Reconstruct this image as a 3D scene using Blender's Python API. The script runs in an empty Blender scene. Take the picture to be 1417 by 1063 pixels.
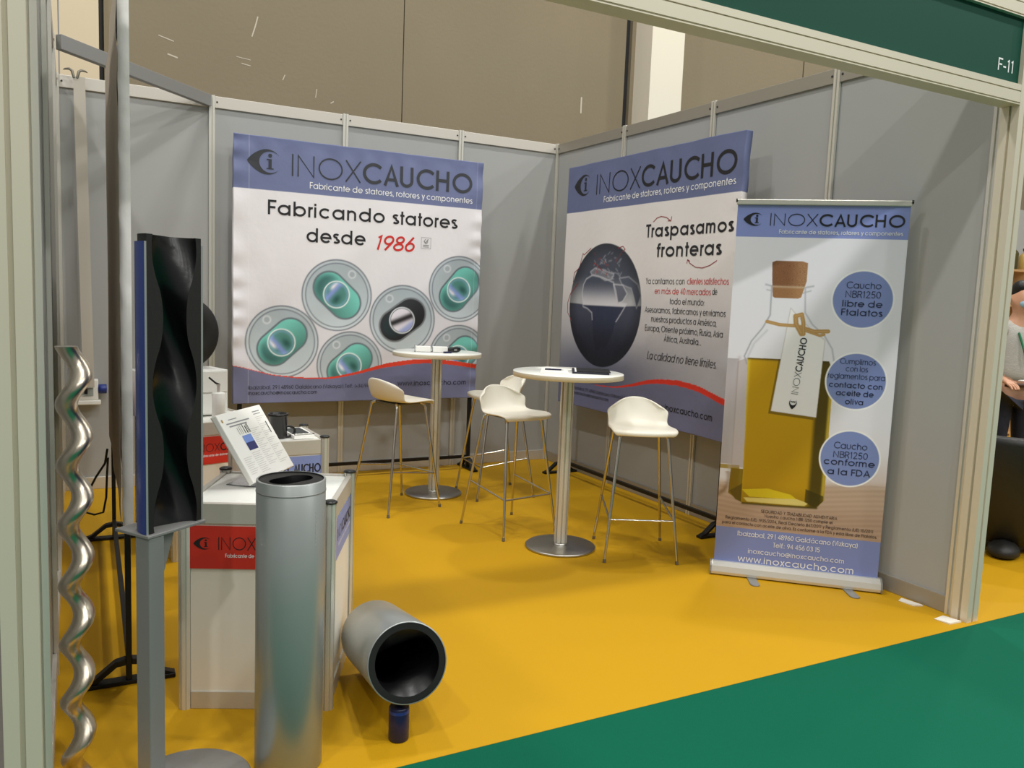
import bpy, bmesh, math, random
import numpy as np
from mathutils import Vector, Matrix
random.seed(7)
rng = np.random.default_rng(7)
S = bpy.context.scene
COL = S.collection
PI = math.pi

def lin(r, g, b):
    f = lambda c: (c/255/12.92) if c/255 <= .04045 else ((c/255+.055)/1.055)**2.4
    return (f(r), f(g), f(b), 1.0)

# ------------------------------------------------------------------ camera
cam_d = bpy.data.cameras.new('camera')
cam = bpy.data.objects.new('camera', cam_d); COL.objects.link(cam)
YAW, PIT, ROL = 0.492, -0.1077, 0.0399
cy, sy, cp, sp, cr, sr = math.cos(YAW), math.sin(YAW), math.cos(PIT), math.sin(PIT), math.cos(ROL), math.sin(ROL)
fw = Vector((sy*cp, cy*cp, sp)); rt = Vector((cy, -sy, 0)); up = rt.cross(fw)
r2 = rt*cr + up*sr; u2 = -rt*sr + up*cr
M = Matrix((r2, u2, -fw)).transposed().to_4x4(); M.translation = (-3.7157, -6.2657, 1.4498)
cam.matrix_world = M
cam_d.sensor_width = 36; cam_d.lens = 1137.415*36/1417; cam_d.clip_start = .02
S.camera = cam

# ------------------------------------------------------------------ light and exposure
S.view_settings.view_transform = 'Standard'; S.view_settings.look = 'None'
S.view_settings.gamma = 1.0; S.view_settings.exposure = -0.43
S.view_settings.use_curve_mapping = False
W = bpy.data.worlds.new('hall_air'); S.world = W; W.use_nodes = True
W.node_tree.nodes['Background'].inputs[0].default_value = (1.0, 1.0, .985, 1)
W.node_tree.nodes['Background'].inputs[1].default_value = .36
def hall_lamp(x, y, z, power, size=.55):
    d = bpy.data.lights.new('hall_lamp', 'AREA'); d.shape = 'DISK'; d.size = size; d.energy = power
    d.color = (1.0, .985, .945)
    o = bpy.data.objects.new('hall_lamp', d); COL.objects.link(o); o.location = (x, y, z)
    return o
for ly, e in [(-1.6, 160), (-6.4, 175), (-10.8, 230)]:
    for lx in (-6.4, -2.6, 1.2, 5.0, 8.8):
        hall_lamp(lx, ly, 7.8, e, .34)

# ------------------------------------------------------------------ materials
def mat(name, col, rough=.5, metal=0., spec=.5, bump=0., bscale=60., var=0., vscale=4., aniso=None, coat=0., trans=0., alpha=1., stretch=None):
    m = bpy.data.materials.new(name); m.use_nodes = True
    nt = m.node_tree; b = nt.nodes['Principled BSDF']
    c = lin(*col)
    b.inputs['Base Color'].default_value = c
    b.inputs['Roughness'].default_value = rough; b.inputs['Metallic'].default_value = metal
    b.inputs['Specular IOR Level'].default_value = spec
    b.inputs['Coat Weight'].default_value = coat
    b.inputs['Transmission Weight'].default_value = trans
    tc = nt.nodes.new('ShaderNodeTexCoord'); src = tc.outputs['Object']
    if stretch:
        mp = nt.nodes.new('ShaderNodeMapping'); mp.inputs['Scale'].default_value = stretch
        nt.links.new(src, mp.inputs['Vector']); src = mp.outputs['Vector']
    if var > 0:
        n = nt.nodes.new('ShaderNodeTexNoise'); n.inputs['Scale'].default_value = vscale; n.inputs['Detail'].default_value = 6
        nt.links.new(src, n.inputs['Vector'])
        mx = nt.nodes.new('ShaderNodeMix'); mx.data_type = 'RGBA'
        mx.inputs[6].default_value = tuple(v*(1-var) for v in c[:3])+(1,)
        mx.inputs[7].default_value = tuple(min(1, v*(1+var)) for v in c[:3])+(1,)
        nt.links.new(n.outputs['Fac'], mx.inputs[0]); nt.links.new(mx.outputs[2], b.inputs['Base Color'])
    if bump > 0:
        n2 = nt.nodes.new('ShaderNodeTexNoise'); n2.inputs['Scale'].default_value = bscale; n2.inputs['Detail'].default_value = 5
        nt.links.new(src, n2.inputs['Vector'])
        bp = nt.nodes.new('ShaderNodeBump'); bp.inputs['Strength'].default_value = bump; bp.inputs['Distance'].default_value = .01
        nt.links.new(n2.outputs['Fac'], bp.inputs['Height']); nt.links.new(bp.outputs['Normal'], b.inputs['Normal'])
    return m
def vmat(name, rough=.5, bump=.1, bscale=25., spec=.4):
    m = mat(name, (255, 255, 255), rough, spec=spec, bump=bump, bscale=bscale)
    nt = m.node_tree; a = nt.nodes.new('ShaderNodeAttribute'); a.attribute_name = 'print'
    nt.links.new(a.outputs['Color'], nt.nodes['Principled BSDF'].inputs['Base Color'])
    return m

MT = dict(
    yellow=mat('yellow_carpet', (196, 149, 13), .58, spec=.25, bump=.12, bscale=350, var=.06, vscale=1.3),
    green=mat('green_carpet', (0, 92, 68), .8, spec=.15, bump=.15, bscale=300, var=.08, vscale=1.1),
    hallfloor=mat('grey_hall_floor', (120, 116, 110), .6, var=.1),
    panel=mat('grey_panel', (166, 167, 165), .42, spec=.4, var=.015, vscale=1.5),
    alu=mat('satin_aluminium', (216, 214, 204), .34, .45, var=.03, vscale=3),
    post_alu=mat('cream_anodised_post', (218, 209, 188), .42, .2, var=.03, vscale=2),
    alu_dk=mat('dark_aluminium', (120, 116, 106), .5, .6),  # plain darker aluminium for brackets, foot caps and hooks
    alu_bk=mat('dark_slot', (40, 40, 40), .6),
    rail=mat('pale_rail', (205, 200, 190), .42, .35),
    rail_shaded=mat('shaded_rail', (160, 155, 144), .42, .35),  # same rail metal, with the right wall's shade put into the colour
    concrete=mat('hall_concrete', (142, 130, 108), .85, spec=.2, bump=.25, bscale=30, var=.09, vscale=.9),
    cream=mat('cream_cladding', (222, 204, 172), .6, var=.03),
    white_col=mat('white_column_paint', (238, 230, 212), .7),
    fascia=mat('green_fascia', (0, 70, 54), .6, spec=.25),
    white=mat('white_print', (240, 240, 240), .6),
    black_metal=mat('black_metal', (22, 22, 24), .45, .3),
    chrome=mat('chrome', (205, 200, 188), .16, 1.),
    brushed=mat('brushed_steel', (190, 188, 182), .32, 1., var=.05, vscale=20),
    plastic=mat('cream_white_plastic', (238, 233, 218), .42, spec=.45),
    table_white=mat('white_laminate', (242, 243, 236), .25, spec=.5),
    table_edge=mat('pale_table_edge', (238, 232, 214), .5),
    lam=mat('white_counter_panel', (236, 230, 216), .4),
    red=mat('red_print', (214, 44, 30), .5),
    redv=mat('red_vinyl', (206, 48, 34), .42),
    bluev=mat('blue_vinyl', (134, 150, 205), .42),
    ink=mat('dark_ink', (26, 26, 30), .5),
    ink2=mat('charcoal_ink', (52, 54, 60), .5),
    redink=mat('red_ink', (206, 40, 34), .55),
    paper=mat('paper', (246, 245, 240), .7),
    grayink=mat('grey_ink', (150, 150, 152), .7), faint=mat('faint_grey_print', (214, 213, 210), .7),
    rubber=mat('black_rubber', (14, 14, 15), .3, spec=.5, bump=.05, bscale=40),
    rubber_face=mat('dull_rubber_face', (27, 27, 26), .55, spec=.35, bump=.05, bscale=80),
    bluepaint=mat('blue_paint', (36, 58, 128), .35, spec=.5),
    navy=mat('navy_plastic', (22, 26, 66), .35),
    silver=mat('silver_paint', (168, 172, 170), .34, .55, var=.03, vscale=2.5),
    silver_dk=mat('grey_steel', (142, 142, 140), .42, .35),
    steel=mat('polished_steel', (206, 196, 178), .30, 1., bump=.06, bscale=9, stretch=(14, 14, 1)),
    boxwhite=mat('white_box', (236, 236, 230), .45),
    strap=mat('beige_strap', (186, 180, 168), .8),
    backfabric=mat('unprinted_fabric', (196, 182, 164), .85, bump=.3, bscale=14),
    hem=mat('white_hem', (236, 232, 230), .7, bump=.35, bscale=18),
    bluefabric=mat('blue_fabric', (112, 122, 170), .7, bump=.3, bscale=18),
    socketblue=mat('blue_socket', (30, 52, 130), .4),
    clear=mat('clear_acrylic', (235, 238, 238), .08, trans=.9, spec=.5),
    wood=mat('pale_wood', (188, 150, 104), .6, var=.12, vscale=6),
    olive=mat('olive_glass', (74, 66, 26), .15),
    glass=mat('bottle_glass', (210, 214, 206), .1, trans=.6),
    armch=mat('black_armchair_plastic', (34, 34, 33), .5, bump=.1, bscale=50),
    skin=mat('skin', (196, 146, 116), .55), hair=mat('black_hair', (22, 18, 17), .5, bump=.3, bscale=120),
    shirt=mat('grey_shirt', (178, 174, 166), .85, bump=.3, bscale=90, var=.1, vscale=40), trousers=mat('navy_trousers', (26, 28, 44), .8),
    mask=mat('blue_mask', (150, 190, 206), .7), gold=mat('gold_tag', (180, 150, 80), .4), lanyard=mat('green_lanyard', (0, 110, 66), .6),
    tape=mat('white_tape', (238, 234, 222), .6), lightblue=mat('pale_blue_photo', (120, 150, 220), .5), darkblue=mat('dark_blue_photo', (48, 52, 110), .5),
    black=mat('black_plastic', (18, 18, 19), .35), leather=mat('brown_belt', (70, 44, 30), .5),
)

# ------------------------------------------------------------------ mesh building
class MB:
    def __init__(s): s.v = []; s.f = []; s.m = []; s.sm = []
    def add(s, vs, fs, mi=0, smooth=False):
        o = len(s.v); s.v += [tuple(v) for v in vs]
        for f in fs: s.f.append(tuple(i+o for i in f)); s.m.append(mi); s.sm.append(smooth)
    def box(s, lo, hi, mi=0, mx=None):
        x0, y0, z0 = lo; x1, y1, z1 = hi
        vs = [Vector(p) for p in [(x0,y0,z0),(x1,y0,z0),(x1,y1,z0),(x0,y1,z0),(x0,y0,z1),(x1,y0,z1),(x1,y1,z1),(x0,y1,z1)]]
        if mx is not None: vs = [mx @ v for v in vs]
        s.add(vs, [(3,2,1,0),(4,5,6,7),(0,1,5,4),(1,2,6,5),(2,3,7,6),(3,0,4,7)], mi)
    def tube(s, pts, r, n=12, mi=0, caps=True, closed=False):
        pts = [Vector(p) for p in pts]; N = len(pts)
        rr = r if isinstance(r, (list, tuple)) else [r]*N
        tang = []
        for i in range(N):
            a = pts[i-1] if (i > 0 or closed) else pts[i]; b = pts[(i+1) % N] if (i < N-1 or closed) else pts[i]
            tang.append((b-a).normalized())
        t0 = tang[0]; ref = Vector((0,0,1)) if abs(t0.z) < .9 else Vector((1,0,0))
        nrm = t0.cross(ref).normalized(); vs = []
        for i in range(N):
            t = tang[i]; nrm = (nrm - t*nrm.dot(t)).normalized(); bn = t.cross(nrm)
            for k in range(n):
                a = 2*PI*k/n; vs.append(pts[i] + (nrm*math.cos(a)+bn*math.sin(a))*rr[i])
        fs = []
        for i in range(N if closed else N-1):
            j = (i+1) % N
            for k in range(n):
                l = (k+1) % n; fs.append((i*n+k, i*n+l, j*n+l, j*n+k))
        s.add(vs, fs, mi, True)
        if caps and not closed:
            s.add(vs[:n], [tuple(range(n))[::-1]], mi); s.add(vs[-n:], [tuple(range(n))], mi)
    def lathe(s, prof, n=48, mi=0, mx=None, smooth=True):
        vs = []
        for r, z in prof:
            for k in range(n):
                a = 2*PI*k/n; v = Vector((r*math.cos(a), r*math.sin(a), z)); vs.append(mx @ v if mx is not None else v)
        fs = []
        for i in range(len(prof)-1):
            for k in range(n):
                l = (k+1) % n; fs.append((i*n+k, i*n+l, (i+1)*n+l, (i+1)*n+k))
        s.add(vs, fs, mi, smooth)
    def prism(s, poly, z0, z1, mi=0, mx=None):
        n = len(poly); vs = [Vector((x, y, z0)) for x, y in poly] + [Vector((x, y, z1)) for x, y in poly]
        if mx is not None: vs = [mx @ v for v in vs]
        s.add(vs, [tuple(range(n))[::-1], tuple(range(n, 2*n))] + [(i, (i+1) % n, n+(i+1) % n, n+i) for i in range(n)], mi)
    def build(s, name, mats, parent=None, bevel=0., autosmooth=False):
        me = bpy.data.meshes.new(name); me.from_pydata(s.v, [], s.f)
        for m in (mats if isinstance(mats, (list, tuple)) else [mats]): me.materials.append(MT[m] if isinstance(m, str) else m)
        me.polygons.foreach_set('material_index', s.m); me.polygons.foreach_set('use_smooth', s.sm)
        me.update()
        o = bpy.data.objects.new(name, me); COL.objects.link(o)
        if parent: o.parent = parent
        if bevel:
            b = o.modifiers.new('bevel', 'BEVEL'); b.width = bevel; b.segments = 2; b.limit_method = 'ANGLE'; b.angle_limit = math.radians(50)
        return o
def clean_normals(o):
    bm = bmesh.new(); bm.from_mesh(o.data); bmesh.ops.remove_doubles(bm, verts=bm.verts, dist=1e-5)
    bmesh.ops.recalc_face_normals(bm, faces=bm.faces); bm.to_mesh(o.data); bm.free(); return o
def empty(name, loc=(0,0,0), rz=0.):
    o = bpy.data.objects.new(name, None); COL.objects.link(o); o.location = loc; o.rotation_euler = (0,0,rz); o.empty_display_size = .1
    return o
def tag(o, label, cat, group=None):
    o['label'] = label; o['category'] = cat
    if group: o['group'] = group
    return o
def struct(o): o['kind'] = 'structure'; return o
def bx(lo, hi, name, mats, parent=None, bevel=0., mx=None):
    m = MB(); m.box(lo, hi, 0, mx); return m.build(name, mats, parent, bevel)
def copy_tree(o, parent=None):
    c = o.copy(); COL.objects.link(c)
    if parent: c.parent = parent
    for ch in list(o.children): copy_tree(ch, c)
    return c
def slot_profile(w, d, g=.008, k=.007):
    """rectangular profile w x d with a slot in the middle of each face"""
    a, b, h = w/2, d/2, g/2
    return [(-a,-b),(-h,-b),(-h,-b+k),(h,-b+k),(h,-b),(a,-b),(a,-h),(a-k,-h),(a-k,h),(a,h),(a,b),(h,b),(h,b-k),(-h,b-k),(-h,b),(-a,b),(-a,h),(-a+k,h),(-a+k,-h),(-a,-h)]

# ------------------------------------------------------------------ lettering: single-line geometric alphabet drawn as ribbons
XH = .73
def arc(cx, cy, rx, ry, a0, a1, n=14):
    return [(cx+rx*math.cos(math.radians(a0+(a1-a0)*i/n)), cy+ry*math.sin(math.radians(a0+(a1-a0)*i/n))) for i in range(n+1)]
def glyph(c, w):
    h = w/2; R = XH/2; ri = R-h
    full = lambda cx, cy, r, q=None: arc(cx, cy, r, q or r, 0, 360, 26)
    acc = {'á': 'a', 'é': 'e', 'í': 'i', 'ó': 'o', 'Á': 'A'}
    if c in acc:
        g, a = glyph(acc[c], w)
        if c == 'í': g = g[:1]
        top = 1.08 if c == 'Á' else .86
        return g + [[(a*.42, top), (a*.42+.12, top+.16)]], a
    L = lambda *p: list(p)
    if c == ' ': return [], .3
    if c == 'a': return [full(R,R,ri), L((2*R-h,0),(2*R-h,XH))], 2*R+.13
    if c == 'b': return [L((h,0),(h,1)), full(R,R,ri)], 2*R+.1
    if c == 'c': return [arc(R,R,ri,ri,45,315,20)], 2*R+.04
    if c == 'd': return [full(R,R,ri), L((2*R-h,0),(2*R-h,1))], 2*R+.13
    if c == 'e': return [L((h,R))+arc(R,R,ri,ri,0,318,22)], 2*R+.09
    if c == 'f': return [L((.13,0),(.13,.8))+arc(.13+.15,.82,.15,.18-h,180,80,8), L((0,XH-h),(.3,XH-h))], .36
    if c == 'g': return [full(R,R,ri), L((2*R-h,XH),(2*R-h,0))+arc(R,-.02,ri,.26-h,0,-150,14)], 2*R+.13
    if c == 'h': return [L((h,0),(h,1)), L((h,.3))+arc(.27+h*.2,XH-.27,.27-h*.8,.27-h,180,0,14)+L((.54-h*.6,0))], .54+.14
    if c == 'i': return [L((h,0),(h,XH)), L((h,.9-h),(h,.9+h*1.1))], w+.14
    if c == 'k': return [L((h,0),(h,1)), L((.46,XH),(h,.3)), L((.17,.42),(.48,0))], .56
    if c == 'l': return [L((h,0),(h,1))], w+.14
    if c == 'm': return [L((h,0),(h,XH)), L((h,.3))+arc(.245,XH-.245,.245-h,.245-h,180,0,12)+L((.49-h,0)), L((.49-h,.3))+arc(.735-w,XH-.245,.245-h,.245-h,180,0,12)+L((.98-w-h,0))], .98-w+.14
    if c == 'n': return [L((h,0),(h,XH)), L((h,.3))+arc(.28,XH-.28,.28-h,.28-h,180,0,14)+L((.56-h,0))], .56+.14
    if c == 'o': return [full(R,R,ri)], 2*R+.09
    if c == 'p': return [L((h,-.28),(h,XH)), full(R,R,ri)], 2*R+.1
    if c == 'q': return [L((2*R-h,-.28),(2*R-h,XH)), full(R,R,ri)], 2*R+.13
    if c == 'r': return [L((h,0),(h,XH)), L((h,.4))+arc(.26,XH-.26,.26-h,.26-h,180,85,8)], .34
    if c == 's': return [arc(.21,XH*.75,.19-h*.6,XH*.25-h,30,270,14)+arc(.21,XH*.25+0.0,.21-h*.6,XH*.25-h+.0,90,-150,14)[1:]], .5
    if c == 't': return [L((.13,0),(.13,.96)), L((0,XH-h),(.28,XH-h))], .34
    if c == 'u': return [L((h,XH),(h,.28))+arc(.28,.28,.28-h,.28-h,180,360,14)+L((.56-h,XH))], .56+.13
    if c == 'v': return [L((h,XH),(.27,h),(.54-h,XH))], .56
    if c == 'w': return [L((h,XH),(.22,h),(.42,XH-h),(.62,h),(.84-h,XH))], .88
    if c == 'x': return [L((h,0),(.5-h,XH)), L((h,XH),(.5-h,0))], .54
    if c == 'y': return [L((h,XH),(.28,.04)), L((.55-h,XH),(.18,-.28))], .57
    if c == 'z': return [L((0,XH-h),(.46-h,XH-h),(h,h),(.48,h))], .54
    if c == 'A': return [L((h,0),(.37,1-h),(.74-h,0)), L((.16,.3),(.58,.3))], .77
    if c == 'B': return [L((h,0),(h,1)), L((h,1-h),(.3,1-h))+arc(.3,.77,.2,.23-h,90,-90,10)+L((h,.53)), L((.3,.53))+arc(.32,.27,.24,.27-h,90,-90,10)+L((h,h))], .64
    if c == 'C': return [arc(.5,.5,.5-h,.5-h,42,318,26)], .94
    if c == 'D': return [L((h,h),(.25,h))+arc(.25,.5,.45-h,.5-h,-90,90,18)+L((h,1-h),(h,h))], .8
    if c == 'E': return [L((.48,1-h),(h,1-h),(h,h),(.48,h)), L((h,.52),(.44,.52))], .56
    if c == 'F': return [L((h,0),(h,1-h),(.47,1-h)), L((h,.5),(.42,.5))], .53
    if c == 'G': return [arc(.5,.5,.5-h,.5-h,42,360,26)+L((.55,.5))], 1.06
    if c == 'H': return [L((h,0),(h,1)), L((.66-h,0),(.66-h,1)), L((h,.52),(.66-h,.52))], .8
    if c == 'I': return [L((h,0),(h,1))], w+.15
    if c == 'L': return [L((h,1),(h,h),(.42,h))], .48
    if c == 'M': return [L((h,0),(.12,1-h),(.44,h*2),(.76,1-h),(.88-h,0))], .98
    if c == 'N': return [L((h,0),(h,1-h),(.68-h,h),(.68-h,1))], .82
    if c == 'O': return [full(.51,.5,.5-h)], 1.1
    if c == 'P': return [L((h,0),(h,1-h),(.3,1-h))+arc(.3,.72,.24-h,.28-h,90,-90,12)+L((h,.44))], .6
    if c == 'R': return [L((h,0),(h,1-h),(.3,1-h))+arc(.3,.73,.24-h,.27-h,90,-90,12)+L((h,.46)), L((.3,.46),(.52,0))], .62
    if c == 'S': return [arc(.27,.75,.24-h*.5,.25-h,30,270,14)+arc(.27,.25,.26-h*.5,.25-h,90,-150,14)[1:]], .6
    if c == 'T': return [L((.24,0),(.24,1)), L((0,1-h),(.48,1-h))], .53
    if c == 'U': return [L((h,1),(h,.32))+arc(.32,.32,.32-h,.32-h,180,360,14)+L((.64-h,1))], .78
    if c == 'V': return [L((h,1),(.33,h),(.66-h,1))], .7
    if c == 'X': return [L((h,0),(.66-h,1)), L((h,1),(.66-h,0))], .72
    if c == 'Y': return [L((h,1),(.31,.42),(.62-h,1)), L((.31,.42),(.31,0))], .66
    if c == 'Z': return [L((0,1-h),(.52-h,1-h),(h,h),(.55,h))], .6
    if c == '0': return [full(.28,.5,.28-h,.5-h)], .66
    if c == '1': return [L((.06,.82),(.2,1-h),(.2,0))], .4
    if c == '2': return [arc(.26,.73,.24-h,.27-h,170,-35,14)+L((h*1.5,h),(.52,h))], .62
    if c == '3': return [arc(.26,.75,.22-h*.5,.25-h,150,-90,14)+arc(.26,.27,.26-h*.5,.27-h,90,-150,14)[1:]], .62
    if c == '4': return [L((.4,0),(.4,1-h),(h,.28),(.56,.28))], .64
    if c == '5': return [L((.48,1-h),(.14,1-h),(.08,.56))+arc(.26,.32,.26-h,.32-h,130,-150,16)], .62
    if c == '6': return [full(.28,.31,.28-h,.31-h), L((.06,.42),(.36,1))], .64
    if c == '7': return [L((0,1-h),(.5-h,1-h),(.16,0))], .58
    if c == '8': return [full(.27,.75,.22-h*.5,.25-h), full(.27,.26,.27-h*.5,.26-h)], .64
    if c == '9': return [full(.28,.69,.28-h,.31-h), L((.5,.58),(.2,0))], .64
    if c in '.…': return ([L((h,0),(h,w*1.1))], w+.12) if c == '.' else ([L((h+i*.25,0),(h+i*.25,w*1.1)) for i in range(3)], .75)
    if c == ',': return [L((h*1.4,w),(h*.3,-.14))], w+.12
    if c == ':': return [L((h,0),(h,w*1.1)), L((h,.5),(h,.5+w*1.1))], w+.14
    if c == '|': return [L((h,-.1),(h,1.05))], w+.18
    if c == '(': return [arc(.45,.42,.4,.68,130,230,10)], .3
    if c == ')': return [arc(-.25,.42,.4,.68,50,-50,10)], .28
    if c == '@': return [full(.46,.38,.2-h), L((.66-h,.58),(.68,.3))+arc(.46,.38,.46-h,.46-h,-15,300,26)], 1.02
    if c == '+': return [L((.05,.36),(.5,.36)), L((.275,.12),(.275,.6))], .6
    if c == '-': return [L((.03,.36),(.32,.36))], .4
    if c == '/': return [L((.02,-.05),(.36,1.05))], .42
    return [], .3
def ribbon(mb, pts, w, F, mi):
    """one stroke: pts in layout units already, F maps (x, y) to 3D"""
    P = [Vector(p) for p in pts]
    Q = [P[0]]
    for p in P[1:]:
        if (p-Q[-1]).length > 1e-6: Q.append(p)
    if len(Q) < 2: return
    closed = (Q[0]-Q[-1]).length < 1e-5 and len(Q) > 3
    if closed: Q.pop()
    n = len(Q); le, ri = [], []
    for i in range(n):
        a = Q[i-1] if (i > 0 or closed) else None; b = Q[(i+1) % n] if (i < n-1 or closed) else None
        d1 = (Q[i]-a).normalized() if a is not None else None; d2 = (b-Q[i]).normalized() if b is not None else None
        if d1 is None: d1 = d2
        if d2 is None: d2 = d1
        n1 = Vector((-d1.y, d1.x)); n2 = Vector((-d2.y, d2.x)); m = n1+n2
        if m.length < 1e-4: m = n1
        m.normalize(); k = min(1/max(m.dot(n1), .35), 1.9)
        le.append(Q[i]+m*(w/2*k)); ri.append(Q[i]-m*(w/2*k))
    vs = [F(p.x, p.y) for p in ri] + [F(p.x, p.y) for p in le]
    fs = [(i, (i+1) % n, n+(i+1) % n, n+i) for i in range(n if closed else n-1)]
    mb.add(vs, fs, mi)
def text_width(s, w): return sum(glyph(c, w)[1] for c in s) - .1
def text(mb, s, x0, x1, y, cap, w, F, mi=0, slant=0., wfac=None):
    """string from x0 to x1 on baseline y (cap height in metres, weight relative to cap)"""
    tw = text_width(s, w); sx = (x1-x0)/tw; cx = 0.
    for c in s:
        g, adv = glyph(c, w)
        for st in g:
            ribbon(mb, [(x0+(cx+px+slant*py)*sx, y+py*cap) for px, py in st], w*cap*(wfac or 1), F, mi)
        cx += adv
def words(s, x0, x1, w):
    tw = text_width(s, w); out = []; cx = 0.; cur = ''; st = 0.
    for c in s+' ':
        if c == ' ':
            if cur: out.append((cur, x0+st/tw*(x1-x0), x0+(cx-.1)/tw*(x1-x0)))
            cur = ''; cx += glyph(' ', w)[1]; st = cx
        else: cur += c; cx += glyph(c, w)[1]
    return out
def eye_logo(mb, x0, y0, x1, y1, F, mi=0):
    """the eye mark: thick crescent pointing left, round pupil letter i"""
    X = lambda a: x0+(x1-x0)*a; Y = lambda b: y0+(y1-y0)*b
    n = 22; out = []; inn = []
    for i in range(n+1):
        t = math.radians(38+(322-38)*i/n)
        ox, oy = .62+.44*math.cos(t), .5+.5*math.sin(t)
        if 120 < math.degrees(t) < 240: ox -= .18*(1-abs(math.degrees(t)-180)/60)**1.3
        out.append((X(ox), Y(oy)))
        inn.append((X(.72+.35*math.cos(t)), Y(.5+.425*math.sin(t))))
    k = len(out); mb.add([F(*p) for p in out+inn], [(i, i+1, k+i+1, k+i) for i in range(k-1)], mi)
    w = (x1-x0)*.10
    ribbon(mb, [(X(.71), Y(.24)), (X(.71), Y(.62))], w, F, mi); ribbon(mb, [(X(.60), Y(.24)), (X(.82), Y(.24))], w*.35, F, mi)
    ribbon(mb, [(X(.60), Y(.60)), (X(.71), Y(.60))], w*.35, F, mi)
    c = [(X(.71)+w*.62*math.cos(a*PI/6), Y(.76)+w*.62*math.sin(a*PI/6)) for a in range(12)]
    mb.add([F(*p) for p in c], [tuple(range(12))], mi)
def brand(mb, x0, xm, x1, y, cap, F, mi=0, wt=.065, wb=.15):
    text(mb, 'INOX', x0, xm, y, cap, wt, F, mi); text(mb, 'CAUCHO', xm+(x1-xm)*.02, x1, y, cap, wb, F, mi)

# ------------------------------------------------------------------ painting artwork into a grid of printed cloth
AA = [.001]
def in_poly(px, py, poly):
    e = AA[0]
    return sum(_in_poly(px+a*e, py+b*e, poly).astype(float) for a in (-.3, .0, .3) for b in (-.3, .0, .3))/9
def blend(img, m, g): img[:] = img*(1-m[..., None])+g*m[..., None]
def _in_poly(px, py, poly):
    inside = np.zeros(px.shape, bool); n = len(poly)
    for i in range(n):
        x1, y1 = poly[i]; x2, y2 = poly[(i+1) % n]
        c = ((y1 > py) != (y2 > py)) & (px < (x2-x1)*(py-y1)/((y2-y1) if y2 != y1 else 1e-9)+x1)
        inside ^= c
    return inside
def mixc(img, mask, col):
    m = np.clip(mask, 0, 1)[..., None]; img[:] = img*(1-m)+np.array(col, float)*m
def sstep(a, b, x):
    t = np.clip((x-a)/(b-a), 0, 1); return t*t*(3-2*t)
def line_dist(px, py, pts):
    d = np.full(px.shape, 9.)
    for (x1, y1), (x2, y2) in zip(pts[:-1], pts[1:]):
        L2 = (x2-x1)**2+(y2-y1)**2+1e-12; t = np.clip(((px-x1)*(x2-x1)+(py-y1)*(y2-y1))/L2, 0, 1)
        d = np.minimum(d, np.hypot(px-x1-t*(x2-x1), py-y1-t*(y2-y1)))
    return d
def srgb2lin(a):
    a = np.clip(a/255., 0, 1); return np.where(a <= .04045, a/12.92, ((a+.055)/1.055)**2.4)
def cloth(name, w, z0, z1, step, paint, disp, mats, parent, thick=.004):
    nx, nz = int(w/step)+1, int((z1-z0)/step)+1
    AA[0] = step; xs = np.linspace(0, w, nx); zs = np.linspace(z0, z1, nz); X, Z = np.meshgrid(xs, zs)
    img = paint(X, Z); D = disp(X, Z)
    v = np.stack([X, -D, Z], -1).reshape(-1, 3)
    me = bpy.data.meshes.new(name)
    idx = np.arange(nx*nz).reshape(nz, nx)
    f = np.stack([idx[:-1,:-1], idx[:-1,1:], idx[1:,1:], idx[1:,:-1]], -1).reshape(-1, 4)
    me.from_pydata(v.tolist(), [], f.tolist())
    at = me.color_attributes.new('print', 'FLOAT_COLOR', 'POINT')
    c = np.ones((nx*nz, 4), np.float32); c[:, :3] = srgb2lin(img).reshape(-1, 3); at.data.foreach_set('color', c.ravel())
    me.polygons.foreach_set('use_smooth', [True]*len(me.polygons))
    for m in mats: me.materials.append(m if not isinstance(m, str) else MT[m])
    me.update()
    o = bpy.data.objects.new(name, me); COL.objects.link(o); o.parent = parent
    if thick:
        so = o.modifiers.new('thickness', 'SOLIDIFY'); so.thickness = thick; so.offset = -1
        if len(mats) > 1: so.material_offset = 1; so.material_offset_rim = 0 if thick > .02 else 1
    return o

# =================================================================== SETTING
H = 2.76
def plane(name, x0, x1, y0, y1, z, m, t=.02):
    return struct(bx((x0, y0, z-t), (x1, y1, z), name, m))
plane('floor', -14, 14, -14, 6, -.012, 'hallfloor')
plane('floor_stand_carpet', -3.86, 11, -4.03, .02, 0, 'yellow', .01)
plane('floor_aisle_carpet', -14, 14, -14, -4.03, -.001, 'green', .01)
# hall wall: bare concrete with panel joints, a pale column and cream cladding on the left
m = MB()
for x0, x1 in [(-3.46, -.885), (-.875, 1.70), (1.78, 4.4), (4.42, 7.0), (7.02, 13)]:
    m.box((x0, 1.5, -.01), (x1, 1.7, 9))
wall_hall = struct(m.build('wall_hall', 'concrete'))
bx((-3.5, 1.55, -.01), (13, 1.75, 9), 'joint_backing', 'alu_bk', wall_hall)
MT['plaster'] = mat('pale_plaster', (206, 196, 176), .9)
for pts, w in [([(-2.29, 3.62), (-2.26, 3.72), (-2.24, 3.80)], .018), ([(-3.05, 3.50), (-2.93, 3.47)], .014), ([(-2.98, 3.36), (-2.90, 3.34)], .02), ([(-2.42, 3.43), (-2.30, 3.42)], .01),
               ([(-2.38, 3.38), (-2.30, 3.37)], .012), ([(-2.02, 3.29), (-2.00, 3.34)], .014), ([(-1.72, 3.18), (-1.71, 3.26)], .012), ([(-1.58, 3.15), (-1.55, 3.17)], .016), ([(1.155, 3.43), (1.155, 3.60)], .03), ([(-2.2, 3.98), (-2.12, 3.97)], .012)]:
    m = MB(); ribbon(m, pts, w*.6, lambda x, y: Vector((x, 1.498, y)), 0); m.build('plaster_mark', 'plaster', wall_hall)
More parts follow.
